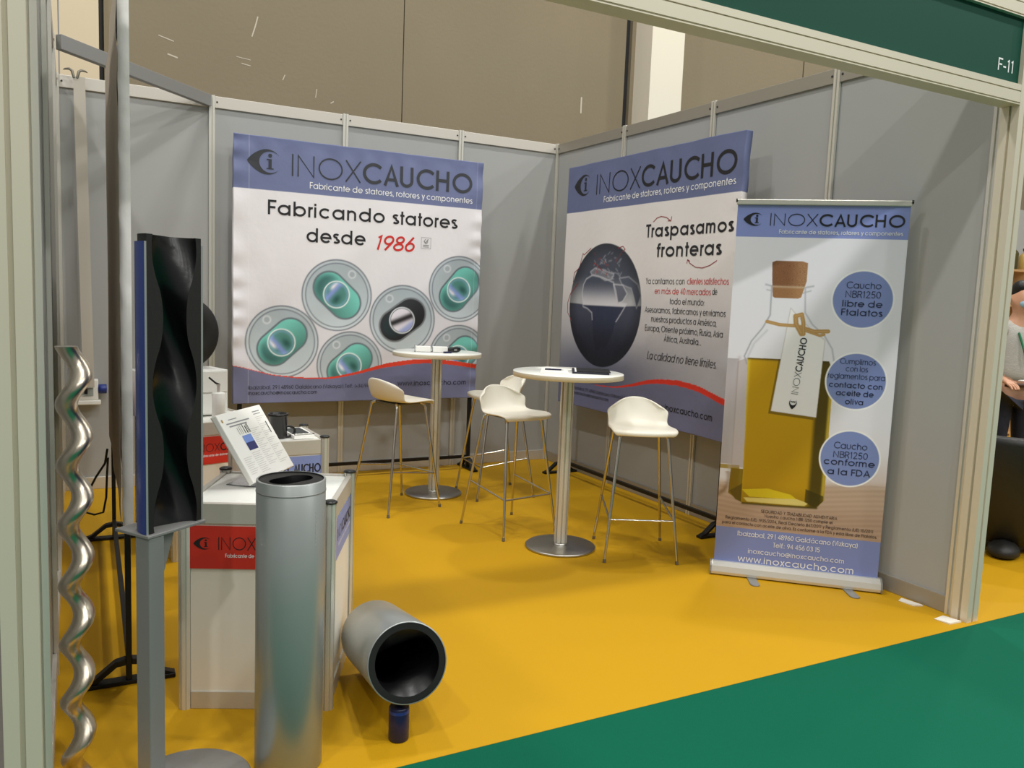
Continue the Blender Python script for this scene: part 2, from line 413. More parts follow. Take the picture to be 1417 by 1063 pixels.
struct(bx((1.83, 1.2, -.01), (2.27, 1.6, 9), 'column', 'white_col'))
m = MB()
for x0, x1 in [(-3.78, -3.50), (-4.08, -3.79), (-4.6, -4.09), (-5.6, -4.61)]: m.box((x0, 1.42, -.01), (x1, 1.56, 9))
struct(m.build('wall_hall_cladding', 'cream'))

def stand_wall(name, origin, rz, widths, posts=True, skip=(), rail_m='rail'):
    """panels between slotted posts; local x runs along the wall, local -y is the stand side"""
    root = empty(name, origin, rz); struct(root)
    m = MB(); x = 0.; xs = [0.]
    for w in widths: xs.append(xs[-1]+w)
    for a, b in zip(xs[:-1], xs[1:]): m.box((a+.012, .006, .07), (b-.012, .012, H-.07))
    struct(m.build('panel', 'panel', root))
    for a, b in zip(xs[:-1], xs[1:]):
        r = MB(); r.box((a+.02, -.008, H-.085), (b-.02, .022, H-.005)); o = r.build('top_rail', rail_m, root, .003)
        for q in (a+.035, b-.035):
            s = MB(); s.lathe([(0, 0), (.006, 0), (.006, .003), (0, .003)], 12, mx=Matrix.Translation((q, -.0085, H-.045)) @ Matrix.Rotation(PI/2, 4, 'X')); s.build('screw', 'alu_bk', o)
        r = MB(); r.box((a+.02, -.008, 0), (b-.02, .022, .085)); r.build('kick_rail', rail_m, root, .003)
    for i, q in enumerate(xs):
        if i in skip: continue
        p = MB(); p.prism(slot_profile(.04, .04, .010, .008), 0, H, mx=Matrix.Translation((q, .007, 0))); p.build('post', 'alu', root)
    return root
GX, W1 = .9594, .9171
wall_back = stand_wall('wall_back', (-W1-3*GX, 0, 0), 0, [GX, GX, GX, W1], skip=())
wall_right = stand_wall('wall_right', (0, 0, 0), -PI/2, [.99, .99, .99, .93], rail_m='rail_shaded')
wall_left = stand_wall('wall_left', (-3.795, -3.92, 0), PI/2, [.97, .97, .97, .99])
wall_left.scale = (1, 1, 1)
# heavy front posts of the stand
def front_post(name, x, y):
    m = MB(); m.prism(slot_profile(.082, .082, .012, .012), 0, 2.80); o = m.build(name, 'post_alu'); o.location = (x, y, 0); struct(o)
    return o
front_post('post_left', -3.843, -3.965); front_post('post_right', .012, -3.965)
# diagonal beam over the store corner
p0, p1 = Vector((-2.835, -.0, 0)), Vector((-3.784, -1.03, 0)); d = (p1-p0); L = d.length
m = MB(); m.box((.03, -.02, H-.085), (L-.03, .02, H-.005)); beam = m.build('trim_1', 'silver_dk', None, .003)  # darker grey than the rails: the beam's shade is in its colour
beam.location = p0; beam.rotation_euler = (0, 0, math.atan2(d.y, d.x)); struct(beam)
# green header board
fas = empty('header_board', (-3.80, -3.965, 2.37)); tag(fas, 'long green header board between pale aluminium rails across the stand front, lettered F-11', 'sign')
LN = 3.77
def rail_profile(h):   # y,z profile with two grooves on the front
    return [(-.041, 0), (.041, 0), (.041, h), (-.041, h), (-.041, h*.70), (-.033, h*.70), (-.033, h*.64), (-.041, h*.64), (-.041, h*.12), (-.034, h*.12), (-.034, h*.05), (-.041, h*.05)]
RX = Matrix(((0,0,1,0),(1,0,0,0),(0,1,0,0),(0,0,0,1)))
m = MB(); m.prism(rail_profile(.085), 0, LN, mx=RX); m.build('lower_rail', 'post_alu', fas)
m = MB(); m.prism(rail_profile(.085), 0, LN, mx=Matrix.Translation((0,0,.365)) @ RX); m.build('upper_rail', 'post_alu', fas)
bx((0, -.022, .08), (LN, -.014, .37), 'green_panel', 'fascia', fas)
m = MB(); text(m, 'F-11', 3.615, 3.725, .128, .052, .13, lambda x, y: Vector((x, -.0235, y))); m.build('stand_number', 'white', fas)

# =================================================================== BANNERS
def foot(root, x, yb, mi='black_metal', side=.155):
    m = MB()
    m.box((x-.024, -side, .001), (x+.024, side, .016))
    for s in (-1, 1):
        pr = [(s*.010, .095), (s*.045, .088), (s*.115, .032), (s*side, .016), (s*.105, .0165), (s*.04, .068), (s*.010, .072)]
        if s < 0: pr = pr[::-1]
        vs = [Vector((x-.018, a, b)) for a, b in pr]+[Vector((x+.018, a, b)) for a, b in pr]; n = len(pr)
        m.add(vs, [tuple(range(n)), tuple(range(n, 2*n))[::-1]]+[(i, n+i, n+(i+1) % n, (i+1) % n) for i in range(n)])
    o = m.build('foot', mi, root, .002); o.location = (0, yb, 0); return o
def banner_frame(root, w, ztop, rail_z=.105, yb=.03, t=.012):
    for x in (.05, w-.05):
        m = MB(); m.box((x-.016, yb-t, .016), (x+.016, yb+t, ztop-.02)); m.build('pole', 'black_metal', root, .003)
        foot(root, x, yb)
    m = MB(); m.box((.05, yb-t, rail_z-.012), (w-.05, yb+t, rail_z+.012)); m.build('bottom_rail', 'black_metal', root)
    m = MB(); m.box((.05, yb-t, ztop-.04), (w-.05, yb+t, ztop-.016)); m.build('top_rail', 'black_metal', root)

vprint = vmat('printed_cloth', .5, .3, 11.)
def disp1(x, z):
    x = np.asarray(x, float); z = np.asarray(z, float)
    return .006*np.sin(x*2.1+.6)*np.cos(z*1.7) + .003*np.sin(x*9+z*2.) + .0022*np.sin(x*15-z*9+2*np.sin(z*3)) + .005*np.exp(-(x/.08)**2)*np.sin(z*33+3*np.sin(z*5)) + .005*np.exp(-((1.92-x)/.09)**2)*np.sin(z*37+2*np.sin(z*7)) + .004*np.exp(-((z-2.47)/.06)**2)*np.sin(x*31+2*np.sin(x*6))
def stator(img, X, Z, cx, cz, R, ang, teal=(116, 198, 185), dark=(104, 116, 124), hole=True):
    dx, dz = X-cx, Z-cz; r = np.hypot(dx, dz)/R
    inside = r < 1
    a = math.radians(ang); u = dx*math.cos(a)+dz*math.sin(a); v = -dx*math.sin(a)+dz*math.cos(a)
    e = .02
    body = np.array([186, 198, 204.])-18*(dz/R)[..., None]*np.array([-1, -1, -1])*-1
    m = sstep(1+e, 1-e, r)[..., None]; img[:] = img*(1-m)+body*m
    mixc(img, np.exp(-((r-.985)/.018)**2)*.75, (96, 100, 112)); mixc(img, np.exp(-((r-.89)/.016)**2)*.8, (110, 116, 128))
    mixc(img, np.exp(-((r-.94)/.02)**2)*.5, (220, 226, 230))
    hl, rr = .30*R, .43*R
    sd = np.hypot(np.maximum(np.abs(u)-hl, 0), v)
    mixc(img, sstep(rr*1.16, rr*1.06, sd), dark)
    g = np.clip(.5+.55*(v/rr)+.25*(u/R), 0, 1)[..., None]
    col = np.array(teal, float)*(.72+.32*g)
    k = sstep(rr*1.03, rr*.97, sd)[..., None]; img[:] = img*(1-k)+col*k
    mixc(img, sstep(rr*1.02, rr*.6, sd)*sstep(.1, .9, -u/(hl+rr))*.55, (30, 60, 66))
    # inner round opening
    ih = np.hypot(u+.03*R, v)/(.37*R)
    mixc(img, sstep(1.04, .97, ih), tuple(np.array(teal)*.72))
    mixc(img, np.exp(-((ih-1.0)/.055)**2), (236, 244, 248))
    if sum(teal) > 250:
        k2 = sstep(.95, .85, ih)
        mixc(img, k2*np.exp(-((u+.16*R)/(.09*R))**2)*.9, (140, 158, 226)); mixc(img, k2*np.exp(-((u+.25*R)/(.06*R))**2)*sstep(-.1, .1, v/R), (240, 236, 244))
        mixc(img, k2*sstep(.62, .95, ih)*.55, (150, 190, 236)); mixc(img, k2*np.exp(-((u-.06*R)/(.09*R))**2-((v+.10*R)/(.14*R))**2)*.75, (30, 74, 74))
    else:
        k2 = sstep(.96, .88, ih); mixc(img, k2, (230, 226, 236)); mixc(img, k2*np.exp(-((v-.02*R+.25*u)/(.085*R))**2), (40, 36, 40)); mixc(img, k2*sstep(-.12, -.26, v/R)*.8, (150, 166, 222))
    # small embossed mark on the ring
    mx, mz = cx+R*.42*(-1 if ang > 0 else 1), cz+R*.60
    lr = np.hypot((X-mx), (Z-mz))/(R*.1)
    mixc(img, np.exp(-((lr-1)/.25)**2)*.7, (226, 230, 234)); mixc(img, np.exp(-((lr-.4)/.3)**2)*.3, (150, 156, 164))
WAVE = [(0, .875), (.036, .869), (.267, .806), (.472, .783), (.698, .780), (.902, .819), (1.142, .886), (1.359, .915), (1.487, .919), (1.684, .906), (1.93, .872)]
def smooth_curve(pts, X):
    x = np.array([p[0] for p in pts]); y = np.array([p[1] for p in pts]); xs = np.linspace(x[0], x[-1], 400); ys = np.interp(xs, x, y)
    k = np.hanning(45); k /= k.sum(); ys = np.convolve(np.pad(ys, 22, mode='edge'), k, 'valid'); return np.interp(X, xs, ys)
def paint1(X, Z):
    img = np.zeros(X.shape+(3,))+np.array([236, 233, 236.])
    mixc(img, sstep(1.9, .9, Z)*.45, (206, 206, 216))
    stator(img, X, Z, .747, 1.396, .266, -42); stator(img, X, Z, .345, 1.045, .264, 42); stator(img, X, Z, 1.74, 1.48, .262, 50)
    stator(img, X, Z, .852, .873, .255, 40); stator(img, X, Z, 1.752, .935, .258, 42)
    stator(img, X, Z, 1.268, 1.225, .268, 36, (44, 46, 50), (120, 124, 130))
    wz = smooth_curve(WAVE, X); th = np.interp(X, [0, .4, .9, 1.2, 1.92], [.004, .008, .018, .034, .034])
    mixc(img, Z < wz, (116, 120, 152)); mixc(img, (np.hypot((X-1.2)/.42, (Z-.78)/.3) < 1)*(Z < wz)*.2, (92, 96, 128))
    mixc(img, sstep(.75, .58, Z)*.35*(Z < wz), (128, 134, 168))
    mixc(img, (Z < wz) & (Z > wz-th), (222, 66, 44))
    mixc(img, Z > 2.118, (112, 121, 159)); mixc(img, sstep(2.40, 2.49, Z)*.25, (88, 98, 142))
    mixc(img, (np.abs(X-.105) < .003)*.25, (250, 250, 252)); mixc(img, (np.abs(X-1.865) < .003)*.2, (250, 250, 252))
    return img
def lettering(root, name, fn, disp, mats, off=.002):
    F = lambda x, y: Vector((x, -(float(disp(x, y))+off), y))
    for piece in (fn if isinstance(fn, list) else [fn]):
        m = MB(); piece(m, F); m.build(name, mats, root)

b1 = empty('banner_stand', (-2.72, -.2, 0))
tag(b1, 'cloth banner with turquoise stator rings and red 1986, before the back wall', 'banner', 'cloth banners on black frames')
banner_frame(b1, 1.93, 2.488)
cloth('printed_cloth', 1.915, .598, 2.488, .005, paint1, disp1, [vprint, 'hem'], b1, .05)
lettering(b1, 'eye_mark', lambda m, F: eye_logo(m, .09, 2.228, .312, 2.402, F), disp1, 'ink2')
lettering(b1, 'logo', lambda m, F: brand(m, .40, .905, 1.82, 2.235, .155, F), disp1, 'ink2')
lettering(b1, 'tagline', lambda m, F: text(m, 'Fabricante de statores, rotores y componentes', .53, 1.825, 2.160, .046, .12, F), disp1, 'white')
lettering(b1, 'headline', [lambda m, F: text(m, 'Fabricando', .234, 1.103, 1.953, .103, .15, F), lambda m, F: text(m, 'statores', 1.165, 1.70, 1.953, .103, .15, F), lambda m, F: text(m, 'desde', .51, .956, 1.776, .103, .15, F)], disp1, 'ink')
lettering(b1, 'year_number', lambda m, F: text(m, '1986', 1.025, 1.335, 1.752, .110, .10, F, slant=.22, wfac=1.45), disp1, 'redink')
def cert(m, F):
    for a, b, c, d in [(1.404, 1.784, 1.484, 1.868)]:
        ribbon(m, [(a, b), (c, b), (c, d), (a, d), (a, b)], .003, F, 0)
    ribbon(m, [(1.425, 1.842), (1.44, 1.825), (1.462, 1.856)], .009, F, 0); ribbon(m, arc(1.444, 1.838, .014, .016, 90, 380, 12), .005, F, 0)
    ribbon(m, [(1.42, 1.808), (1.468, 1.808)], .008, F, 0); ribbon(m, [(1.42, 1.796), (1.468, 1.796)], .005, F, 0)
lettering(b1, 'certificate_mark', cert, disp1, 'grayink')
lettering(b1, 'address_text', [lambda m, F: text(m, 'Ibaizabal, 29 | 48960 Galdácano (Vizkaya) | Telf.: (+34) 94 456 03 15', .105, 1.15, .700, .028, .10, F), lambda m, F: text(m, 'inoxcaucho@inoxcaucho.com', .105, .604, .660, .028, .12, F), lambda m, F: text(m, 'www.inoxcaucho.com', 1.236, 1.83, .708, .042, .13, F)], disp1, 'ink')

# right wall banner: dark globe
def disp2(x, z):
    x = np.asarray(x, float); z = np.asarray(z, float)
    return .010*np.sin(x*3.4+.5)*np.cos(z*.9-.6) + .004*np.sin(x*10+z*1.3) + .004*np.exp(-((2.0-x)/.1)**2)*np.sin(z*19+2*np.sin(z*6)) + .004*np.exp(-((z-2.46)/.08)**2)*np.sin(x*19+2*np.sin(x*5))
GC = (.575, 1.398); GR = .462
def paint2(X, Z):
    img = np.zeros(X.shape+(3,))+np.array([232, 228, 226.])
    mixc(img, sstep(1.75, .95, Z)*.62, (150, 152, 164)); mixc(img, sstep(1.25, .85, Z)*np.exp(-((X-.55)/.75)**2)*.85, (70, 76, 104))
    # globe
    px, pz = (X-GC[0])/GR, (Z-GC[1])/GR; r = np.hypot(px, pz)
    g = np.zeros(X.shape+(3,))+np.array([66, 72, 86.])
    mixc(g, sstep(.55, .02, pz), (176, 178, 182)); mixc(g, sstep(.012, -.012, pz+.02*np.cos(px*3)), (64, 68, 86)); mixc(g, sstep(-.05, -.75, pz), (24, 27, 44))
    q = lambda pts: [((a-337.5)/252.5, (527-b)/422.5) for a, b in pts]
    africa = q([(205,345),(255,318),(330,335),(405,368),(425,430),(440,500),(495,508),(470,560),(430,640),(415,720),(380,800),(300,850),(275,690),(262,580),(225,552),(190,540),(178,450),(185,385)])
    am = in_poly(px, pz, africa)
    land = np.zeros_like(g)+np.array([70, 76, 92.]); mixc(land, sstep(.42, .0, pz), (206, 206, 212)); mixc(land, sstep(.01, -.02, pz), (44, 50, 74)); mixc(land, sstep(-.1, -.7, pz), (20, 22, 38))
    blend(g, am, land)
    asia = q([(440,340),(500,330),(560,380),(585,450),(560,535),(545,480),(520,405),(490,395),(460,380)])
    mixc(g, in_poly(px, pz, asia), (78, 84, 100))
    arabia = q([(405,380),(465,385),(495,440),(470,490),(440,508)])
    mixc(g, in_poly(px, pz, arabia), (98, 102, 116))
    europe = q([(235,295),(270,270),(330,285),(405,310),(395,345),(350,355),(300,325),(250,320)])
    em = in_poly(px, pz, europe); mixc(g, em, (112, 114, 124))
    for poly, cc, wd in [(africa, (200, 200, 208), .014), (asia, (168, 170, 180), .012), (europe, (176, 176, 184), .014), (arabia, (200, 200, 206), .012)]:
        mixc(g, np.exp(-(line_dist(px, pz, poly+poly[:1])/wd)**2)*.75*(pz > -.25), cc)
    ned = np.random.default_rng(3)
    for i in range(46):     # broken coastlines of the northern islands and seas
        a, b = ned.uniform(-.32, .42), ned.uniform(.42, .86); l = ned.uniform(.03, .09); t = ned.uniform(-1, 1.2)
        mixc(g, np.exp(-(line_dist(px, pz, [(a, b), (a+l*math.cos(t), b+l*math.sin(t))])/.012)**2)*.55, (164, 166, 176) if i % 5 else (170, 62, 62))
    g *= np.clip(1.06-.35*sstep(.7, 1.02, r), 0, 2)[..., None]
    mk = sstep(1.008, .992, r)[..., None]; img[:] = img*(1-mk)+g*mk
    wv = [(.0, .80), (.491, .793), (.775, .807), (.955, .846), (1.126, .894), (1.271, .918), (1.480, .933), (1.694, .920), (2.02, .855)]
    wz = smooth_curve(wv, X); th = np.interp(X, [.4, .8, 1.1, 1.5, 2.0], [0, .010, .026, .036, .040])
    mixc(img, (Z < wz)*.9, (104, 108, 140)); mixc(img, sstep(.78, .62, Z)*.4*(Z < wz), (118, 122, 160))
    mixc(img, (Z < wz) & (Z > wz-th) & (X > .48), (214, 52, 34))
    mixc(img, Z > 2.115, (104, 113, 150))
    return img
b2 = empty('banner_stand', (-.2, -.5, 0), -PI/2)
tag(b2, 'cloth banner with a dark glass globe and grey text hung before the right wall', 'banner', 'cloth banners on black frames')
banner_frame(b2, 2.01, 2.475)
c2 = cloth('printed_cloth', 1.965, .600, 2.475, .005, paint2, disp2, [vprint, 'hem'], b2, .05); c2.location = (.03, 0, 0)
def d2(x, z): return disp2(x-.03, z)
lettering(b2, 'eye_mark', lambda m, F: eye_logo(m, .123, 2.238, .347, 2.40, F), d2, 'ink')
lettering(b2, 'logo', lambda m, F: brand(m, .442, .98, 1.945, 2.230, .150, F), d2, 'ink')
lettering(b2, 'tagline_word', [lambda m, F, q=q: text(m, q[0], q[1], q[2], 2.165, .045, .12, F) for q in words('Fabricante de statores, rotores y componentes', .553, 1.943, .12)], d2, 'white')
lettering(b2, 'headline', [lambda m, F: text(m, 'Traspasamos', 1.084, 1.955, 1.882, .09, .17, F), lambda m, F: text(m, 'fronteras', 1.216, 1.864, 1.745, .095, .17, F)], d2, 'ink')
def arrows():
    out = []
    for pts, tip in [([(1.163, 1.985), (1.20, 2.010), (1.245, 2.018), (1.30, 2.008), (1.345, 1.982)], ((1.345, 1.982), (1.352, 2.012), (1.315, 1.985))),
                     ([(1.83, 1.712), (1.76, 1.682), (1.69, 1.668), (1.62, 1.674), (1.56, 1.700), (1.535, 1.724)], ((1.535, 1.724), (1.530, 1.698), (1.560, 1.712)))]:
        out.append(lambda m, F, pts=pts, tip=tip: (ribbon(m, pts, .005, F, 0), ribbon(m, [tip[1], tip[0], tip[2]], .005, F, 0)))
    return out
def flight_lines():
    out = []
    C = lambda a, b: (GC[0]+GR*(a-337.5)/252.5, GC[1]+GR*(527-b)/422.5)
    for pts in [[(165,255),(185,165),(195,175),(250,130)], [(165,265),(125,300),(120,370)], [(160,375),(105,450),(85,520),(90,590),(125,650)], [(440,140),(470,130),(485,150),(470,165)], [(275,235),(300,250),(345,290)]]:
        out.append(lambda m, F, pts=pts: ribbon(m, [C(*p) for p in pts], .006, F, 0))
    return out
MT['dark_red_ink'] = mat('dark_red_ink', (150, 50, 50), .55)
lettering(b2, 'arrow', arrows(), d2, 'dark_red_ink'); lettering(b2, 'flight_line', flight_lines(), d2, 'dark_red_ink')
BODY = [('Ya contamos con', 1.110, 1.520, 1.563, 'k'), ('clientes satisfechos', 1.545, 1.945, 1.564, 'r'), ('en más de 40 mercados', 1.217, 1.79, 1.497, 'r'), ('de', 1.805, 1.85, 1.500, 'k'),
        ('todo el mundo:', 1.382, 1.733, 1.431, 'k'), ('Asesoramos, fabricamos y enviamos', 1.115, 1.94, 1.368, 'k'), ('nuestros productos a América,', 1.195, 1.865, 1.306, 'k'),
        ('Europa, Oriente próximo, Rusia, Asia', 1.127, 1.93, 1.241, 'k'), ('África, Australia…', 1.345, 1.726, 1.179, 'k')]
lettering(b2, 'body_text', [lambda m, F, s=s, a=a, b=b, y=y: text(m, s, a, b, y, .042, .10, F) for s, a, b, y, k in BODY if k == 'k'], d2, 'ink')
lettering(b2, 'red_text', [lambda m, F, s=s, a=a, b=b, y=y: text(m, s, a, b, y, .042, .10, F) for s, a, b, y, k in BODY if k == 'r'], d2, 'redink')
lettering(b2, 'slogan', lambda m, F: text(m, 'La calidad no tiene límites.', 1.168, 1.887, 1.046, .055, .085, F, slant=.22), d2, 'ink')
lettering(b2, 'address_text', [lambda m, F: text(m, 'Ibaizabal, 29 | 48960 Galdácano (Vizkaya) | Telf.: (+34) 94', .27, 1.1, .728, .026, .10, F), lambda m, F: text(m, 'inoxcaucho@inoxcaucho.com', .27, .75, .690, .026, .12, F), lambda m, F: text(m, 'www.inoxcaucho.com', 1.25, 1.882, .715, .046, .14, F)], d2, 'ink')

# left banner, seen on its edge
def disp3(x, z):
    x = np.asarray(x, float); z = np.asarray(z, float); return .004*np.sin(x*4)*np.cos(z*2)
def paint3(X, Z):
    img = np.zeros(X.shape+(3,))+np.array([236, 233, 236.])
    wz = smooth_curve([(0, .93), (.5, .93), (1., .85), (1.5, .80), (1.95, .87)], X)
    mixc(img, Z < wz, (126, 130, 166)); mixc(img, (Z < wz) & (Z > wz-.03), (222, 66, 44)); mixc(img, Z > 2.12, (124, 136, 184))
    return img
b3 = empty('banner_stand', (-3.540, -3.175, 0), math.radians(89.2))
tag(b3, 'cloth banner turned edge-on beside the left wall, behind the half stator', 'banner', 'cloth banners on black frames')
banner_frame(b3, 1.96, 2.488, .105, .019, .010)
cloth('printed_cloth', 1.95, .59, 2.488, .01, paint3, disp3, [vprint, 'hem'], b3, 0)
m = MB(); n = 60; vs = []
for i in range(n+1):
    z = .59+1.898*i/n; b = .004*math.sin(z*31)+.003*math.sin(z*57+1)
    for x, y in [(0, 0), (-.004+b*.4, .012), (-.003+b*.6, .026), (.006, .034+b*.4), (.034, .0345)]: vs.append((x, y, z))
m.add(vs, [(i*5+k, (i+1)*5+k, (i+1)*5+k+1, i*5+k+1) for i in range(n) for k in range(4)], 0, True); m.build('edge_hem', 'hem', b3)
m = MB(); vs = []; nx = 40
for j in range(n+1):
    z = .59+1.898*j/n
    for i in range(nx+1):
        x = .03+1.90*i/nx; vs.append((x, .036+.003*math.sin(x*7+z)*math.sin(z*3)+.002*math.sin(z*31)*math.exp(-x*6), z))
m.add(vs, [(j*(nx+1)+i, (j+1)*(nx+1)+i, (j+1)*(nx+1)+i+1, j*(nx+1)+i+1) for j in range(n) for i in range(nx)], 0, True); m.build('back_cloth', 'backfabric', b3)

# =================================================================== ROLL-UP
ru = empty('roll_up_banner', (-.667, -2.976, 0), math.atan2(-.548, .601))
tag(ru, 'roll-up banner showing an olive oil bottle with three blue discs, standing against the right wall', 'banner')
RW = .826
flat = lambda x, z: np.zeros(np.broadcast(x, z).shape)
def paintR(X, Z):
    img = np.zeros(X.shape+(3,))+np.array([238, 238, 248.])
    mixc(img, sstep(.95, .5, Z)*.25, (214, 206, 206))
    wd = np.exp(-((X-.82)/.25)**2)*sstep(.75, .55, Z)*.35; mixc(img, wd, (196, 160, 138))
    tz = .50+.0*X+.05*sstep(.0, .85, X)
    mixc(img, sstep(tz+.03, tz-.03, Z), (196, 172, 152)); mixc(img, sstep(.46, .34, Z)*.5, (170, 142, 122)); mixc(img, (np.sin(Z*240+6*np.sin(X*5))*.5+.5)*.12*(Z < tz), (120, 90, 76))
    mixc(img, in_poly(X, Z, [(0,1.165),(.06,1.165),(.06,.60),(0,.60)])*.55, (150, 138, 140)); mixc(img, (np.abs(Z-.585) < .012)*(X < .1)*.8, (160, 130, 40))
    mixc(img, np.exp(-((np.hypot(X+.05, Z-.52)-.10)/.012)**2)*(Z < .56)*.5, (110, 80, 50))
    # glass outline
    for pts, w, c, k in [([(.197,1.55),(.199,1.40),(.165,1.33),(.115,1.26),(.085,1.18),(.10,1.14)], .004, (150,154,166), .7), ([(.362,1.54),(.37,1.42),(.41,1.36),(.47,1.31),(.515,1.24),(.53,1.17)], .004, (160,164,176), .6),
                         ([(.10,1.17),(.13,1.25),(.19,1.32)], .006, (200,202,212), .6), ([(.168,1.557),(.23,1.542),(.33,1.540),(.40,1.556)], .005, (170,174,182), .7), ([(.175,1.53),(.25,1.515),(.34,1.515),(.39,1.532)], .004, (180,184,190), .7),
                         ([(.06,1.17),(.04,1.10),(.05,.45)], .01, (196,190,196), .5)]:
        mixc(img, np.exp(-(line_dist(X, Z, pts)/w)**2)*k, c)
    mixc(img, in_poly(X, Z, [(.052,1.150),(.102,1.172),(.116,.745),(.118,.585),(.058,.585)])*.55, (176, 160, 160))
    oil = [(.102,1.172),(.505,1.176),(.530,1.12),(.535,.448),(.500,.404),(.128,.392),(.050,.443),(.056,.578),(.118,.578),(.116,.745)]
    om = in_poly(X, Z, oil); g = np.zeros_like(img)+np.array([202, 158, 18.])
    mixc(g, sstep(.95, .55, Z)*.35, (176, 140, 30)); mixc(g, np.exp(-((X-.108)/.010)**2)*.9, (222, 196, 70)); mixc(g, sstep(.44, .47, X)*sstep(.53, .51, X)*.9, (74, 62, 14)); mixc(g, np.exp(-((X-.525)/.008)**2)*.8, (196, 176, 70))
    mixc(g, (X < .118)*(Z < .58)*.65, (104, 84, 20)); mixc(g, np.exp(-((Z-1.172)/.008)**2)*.8, (70, 56, 12))
    mixc(g, sstep(.52, .40, Z)*.4, (120, 100, 20))
    blend(img, om, g)
    mixc(img, in_poly(X, Z, [(.055,.455),(.12,.50),(.12,.400),(.09,.41)])*.8, (96, 78, 22)); mixc(img, in_poly(X, Z, [(.12,.468),(.25,.485),(.37,.462),(.40,.44),(.16,.432)])*.85, (228, 206, 40)); mixc(img, in_poly(X, Z, [(.13,.425),(.40,.442),(.46,.425),(.44,.408),(.15,.404)])*.8, (238, 226, 150))
    mixc(img, in_poly(X, Z, [(.44,.50),(.53,.47),(.53,.44),(.49,.405),(.44,.43)])*.7, (60, 52, 14)); mixc(img, np.exp(-(line_dist(X, Z, [(.128,.394),(.30,.396),(.50,.404)])/.006)**2)*.8, (70, 60, 20))
    # cork
    ck = in_poly(X, Z, [(.191,1.672),(.21,1.680),(.34,1.680),(.366,1.672),(.366,1.58),(.345,1.497),(.33,1.490),(.215,1.490),(.205,1.497),(.197,1.58)])
    nz = np.sin(X*310+9*np.sin(Z*90))*np.sin(Z*270+7*np.sin(X*120)); cg = np.zeros_like(img)+np.array([136, 94, 64.]); mixc(cg, sstep(.26, .36, X)*.7, (196, 152, 110)); mixc(cg, np.clip(nz, 0, 1)*.45, (92, 56, 34)); mixc(cg, sstep(1.555, 1.54, Z)*.4, (196, 150, 100)); mixc(cg, np.exp(-((Z-1.548)/.006)**2)*.5, (230, 214, 190))
    blend(img, ck, cg)
    # tag, string and knot
    tg = [(.298,1.441),(.345,1.39),(.395,1.345),(.477,1.282),(.464,.881),(.237,.899)]
    mixc(img, in_poly(X+.012, Z+.014, tg)*.5*om, (70, 56, 16)); mixc(img, in_poly(X, Z, tg), (246, 245, 248)); mixc(img, np.exp(-(line_dist(X, Z, tg+tg[:1])/.0022)**2)*.35, (150, 140, 130))
    for pts, w in [([(.186,1.366),(.25,1.352),(.33,1.350)], .010), ([(.35,1.345),(.42,1.325),(.488,1.329)], .012), ([(.37,1.33),(.45,1.305),(.47,1.312)], .008), ([(.325,1.40),(.33,1.36),(.36,1.31)], .014), ([(.325,1.40),(.355,1.41),(.365,1.37),(.37,1.31)], .012)]:
        dd = line_dist(X, Z, pts); mixc(img, sstep(w, w*.7, dd), (206, 168, 110)); mixc(img, np.exp(-((dd-w*.5)/(w*.3))**2)*.4, (150, 110, 64))
    for cx, cz in [(.640,1.497),(.641,1.081),(.642,.680)]:
        r = np.hypot(X-cx, Z-cz); mixc(img, sstep(.152, .147, r), (252, 252, 255)); mixc(img, sstep(.144, .139, r), (132, 148, 204))
    mixc(img, Z < .256, (126, 140, 196)); mixc(img, Z > 1.80, (140, 154, 216))
    return img
pr = vmat('printed_roll_film', .4, .0, 10., .35)
cl = cloth('printed_film', RW, .055, 1.968, .0025, paintR, flat, [pr, 'silver_dk'], ru, .002)
m = MB(); m.box((-.006, -.012, 1.962), (RW+.004, .010, 1.990)); m.build('top_bar', 'alu', ru, .004)
m = MB(); m.tube([(-.010, -.006, 1.983), (-.002, -.006, 1.983)], .010); m.build('end_cap', 'black', ru); m = MB(); m.tube([(RW+.002, -.006, 1.983), (RW+.010, -.006, 1.983)], .010); m.build('end_cap', 'black', ru)
m = MB(); pf = [(-.055,.006),(.038,.006),(.042,.02),(.036,.05),(.02,.066),(-.004,.068),(-.02,.068),(-.050,.05),(-.058,.022)]
m.prism(pf, -.012, RW+.012, mx=RX); m.build('base_cassette', 'alu', ru, .003)
for x in (-.014, RW+.014):
    q = MB(); q.prism([(a*1.04, b*1.04-.001) for a, b in pf], x-.004, x+.004, mx=RX); q.build('side_cap', 'silver_dk', ru)
for x, dx in [(.185, .03), (.655, .045)]:
    f = MB(); f.prism([(x-.024, .05), (x+.024, .05), (x+.024+dx, -.155), (x+.012+dx, -.17), (x-.012+dx, -.17), (x-.024+dx, -.155)], .0005, .006); f.build('swivel_foot', 'silver_dk', ru, .001)
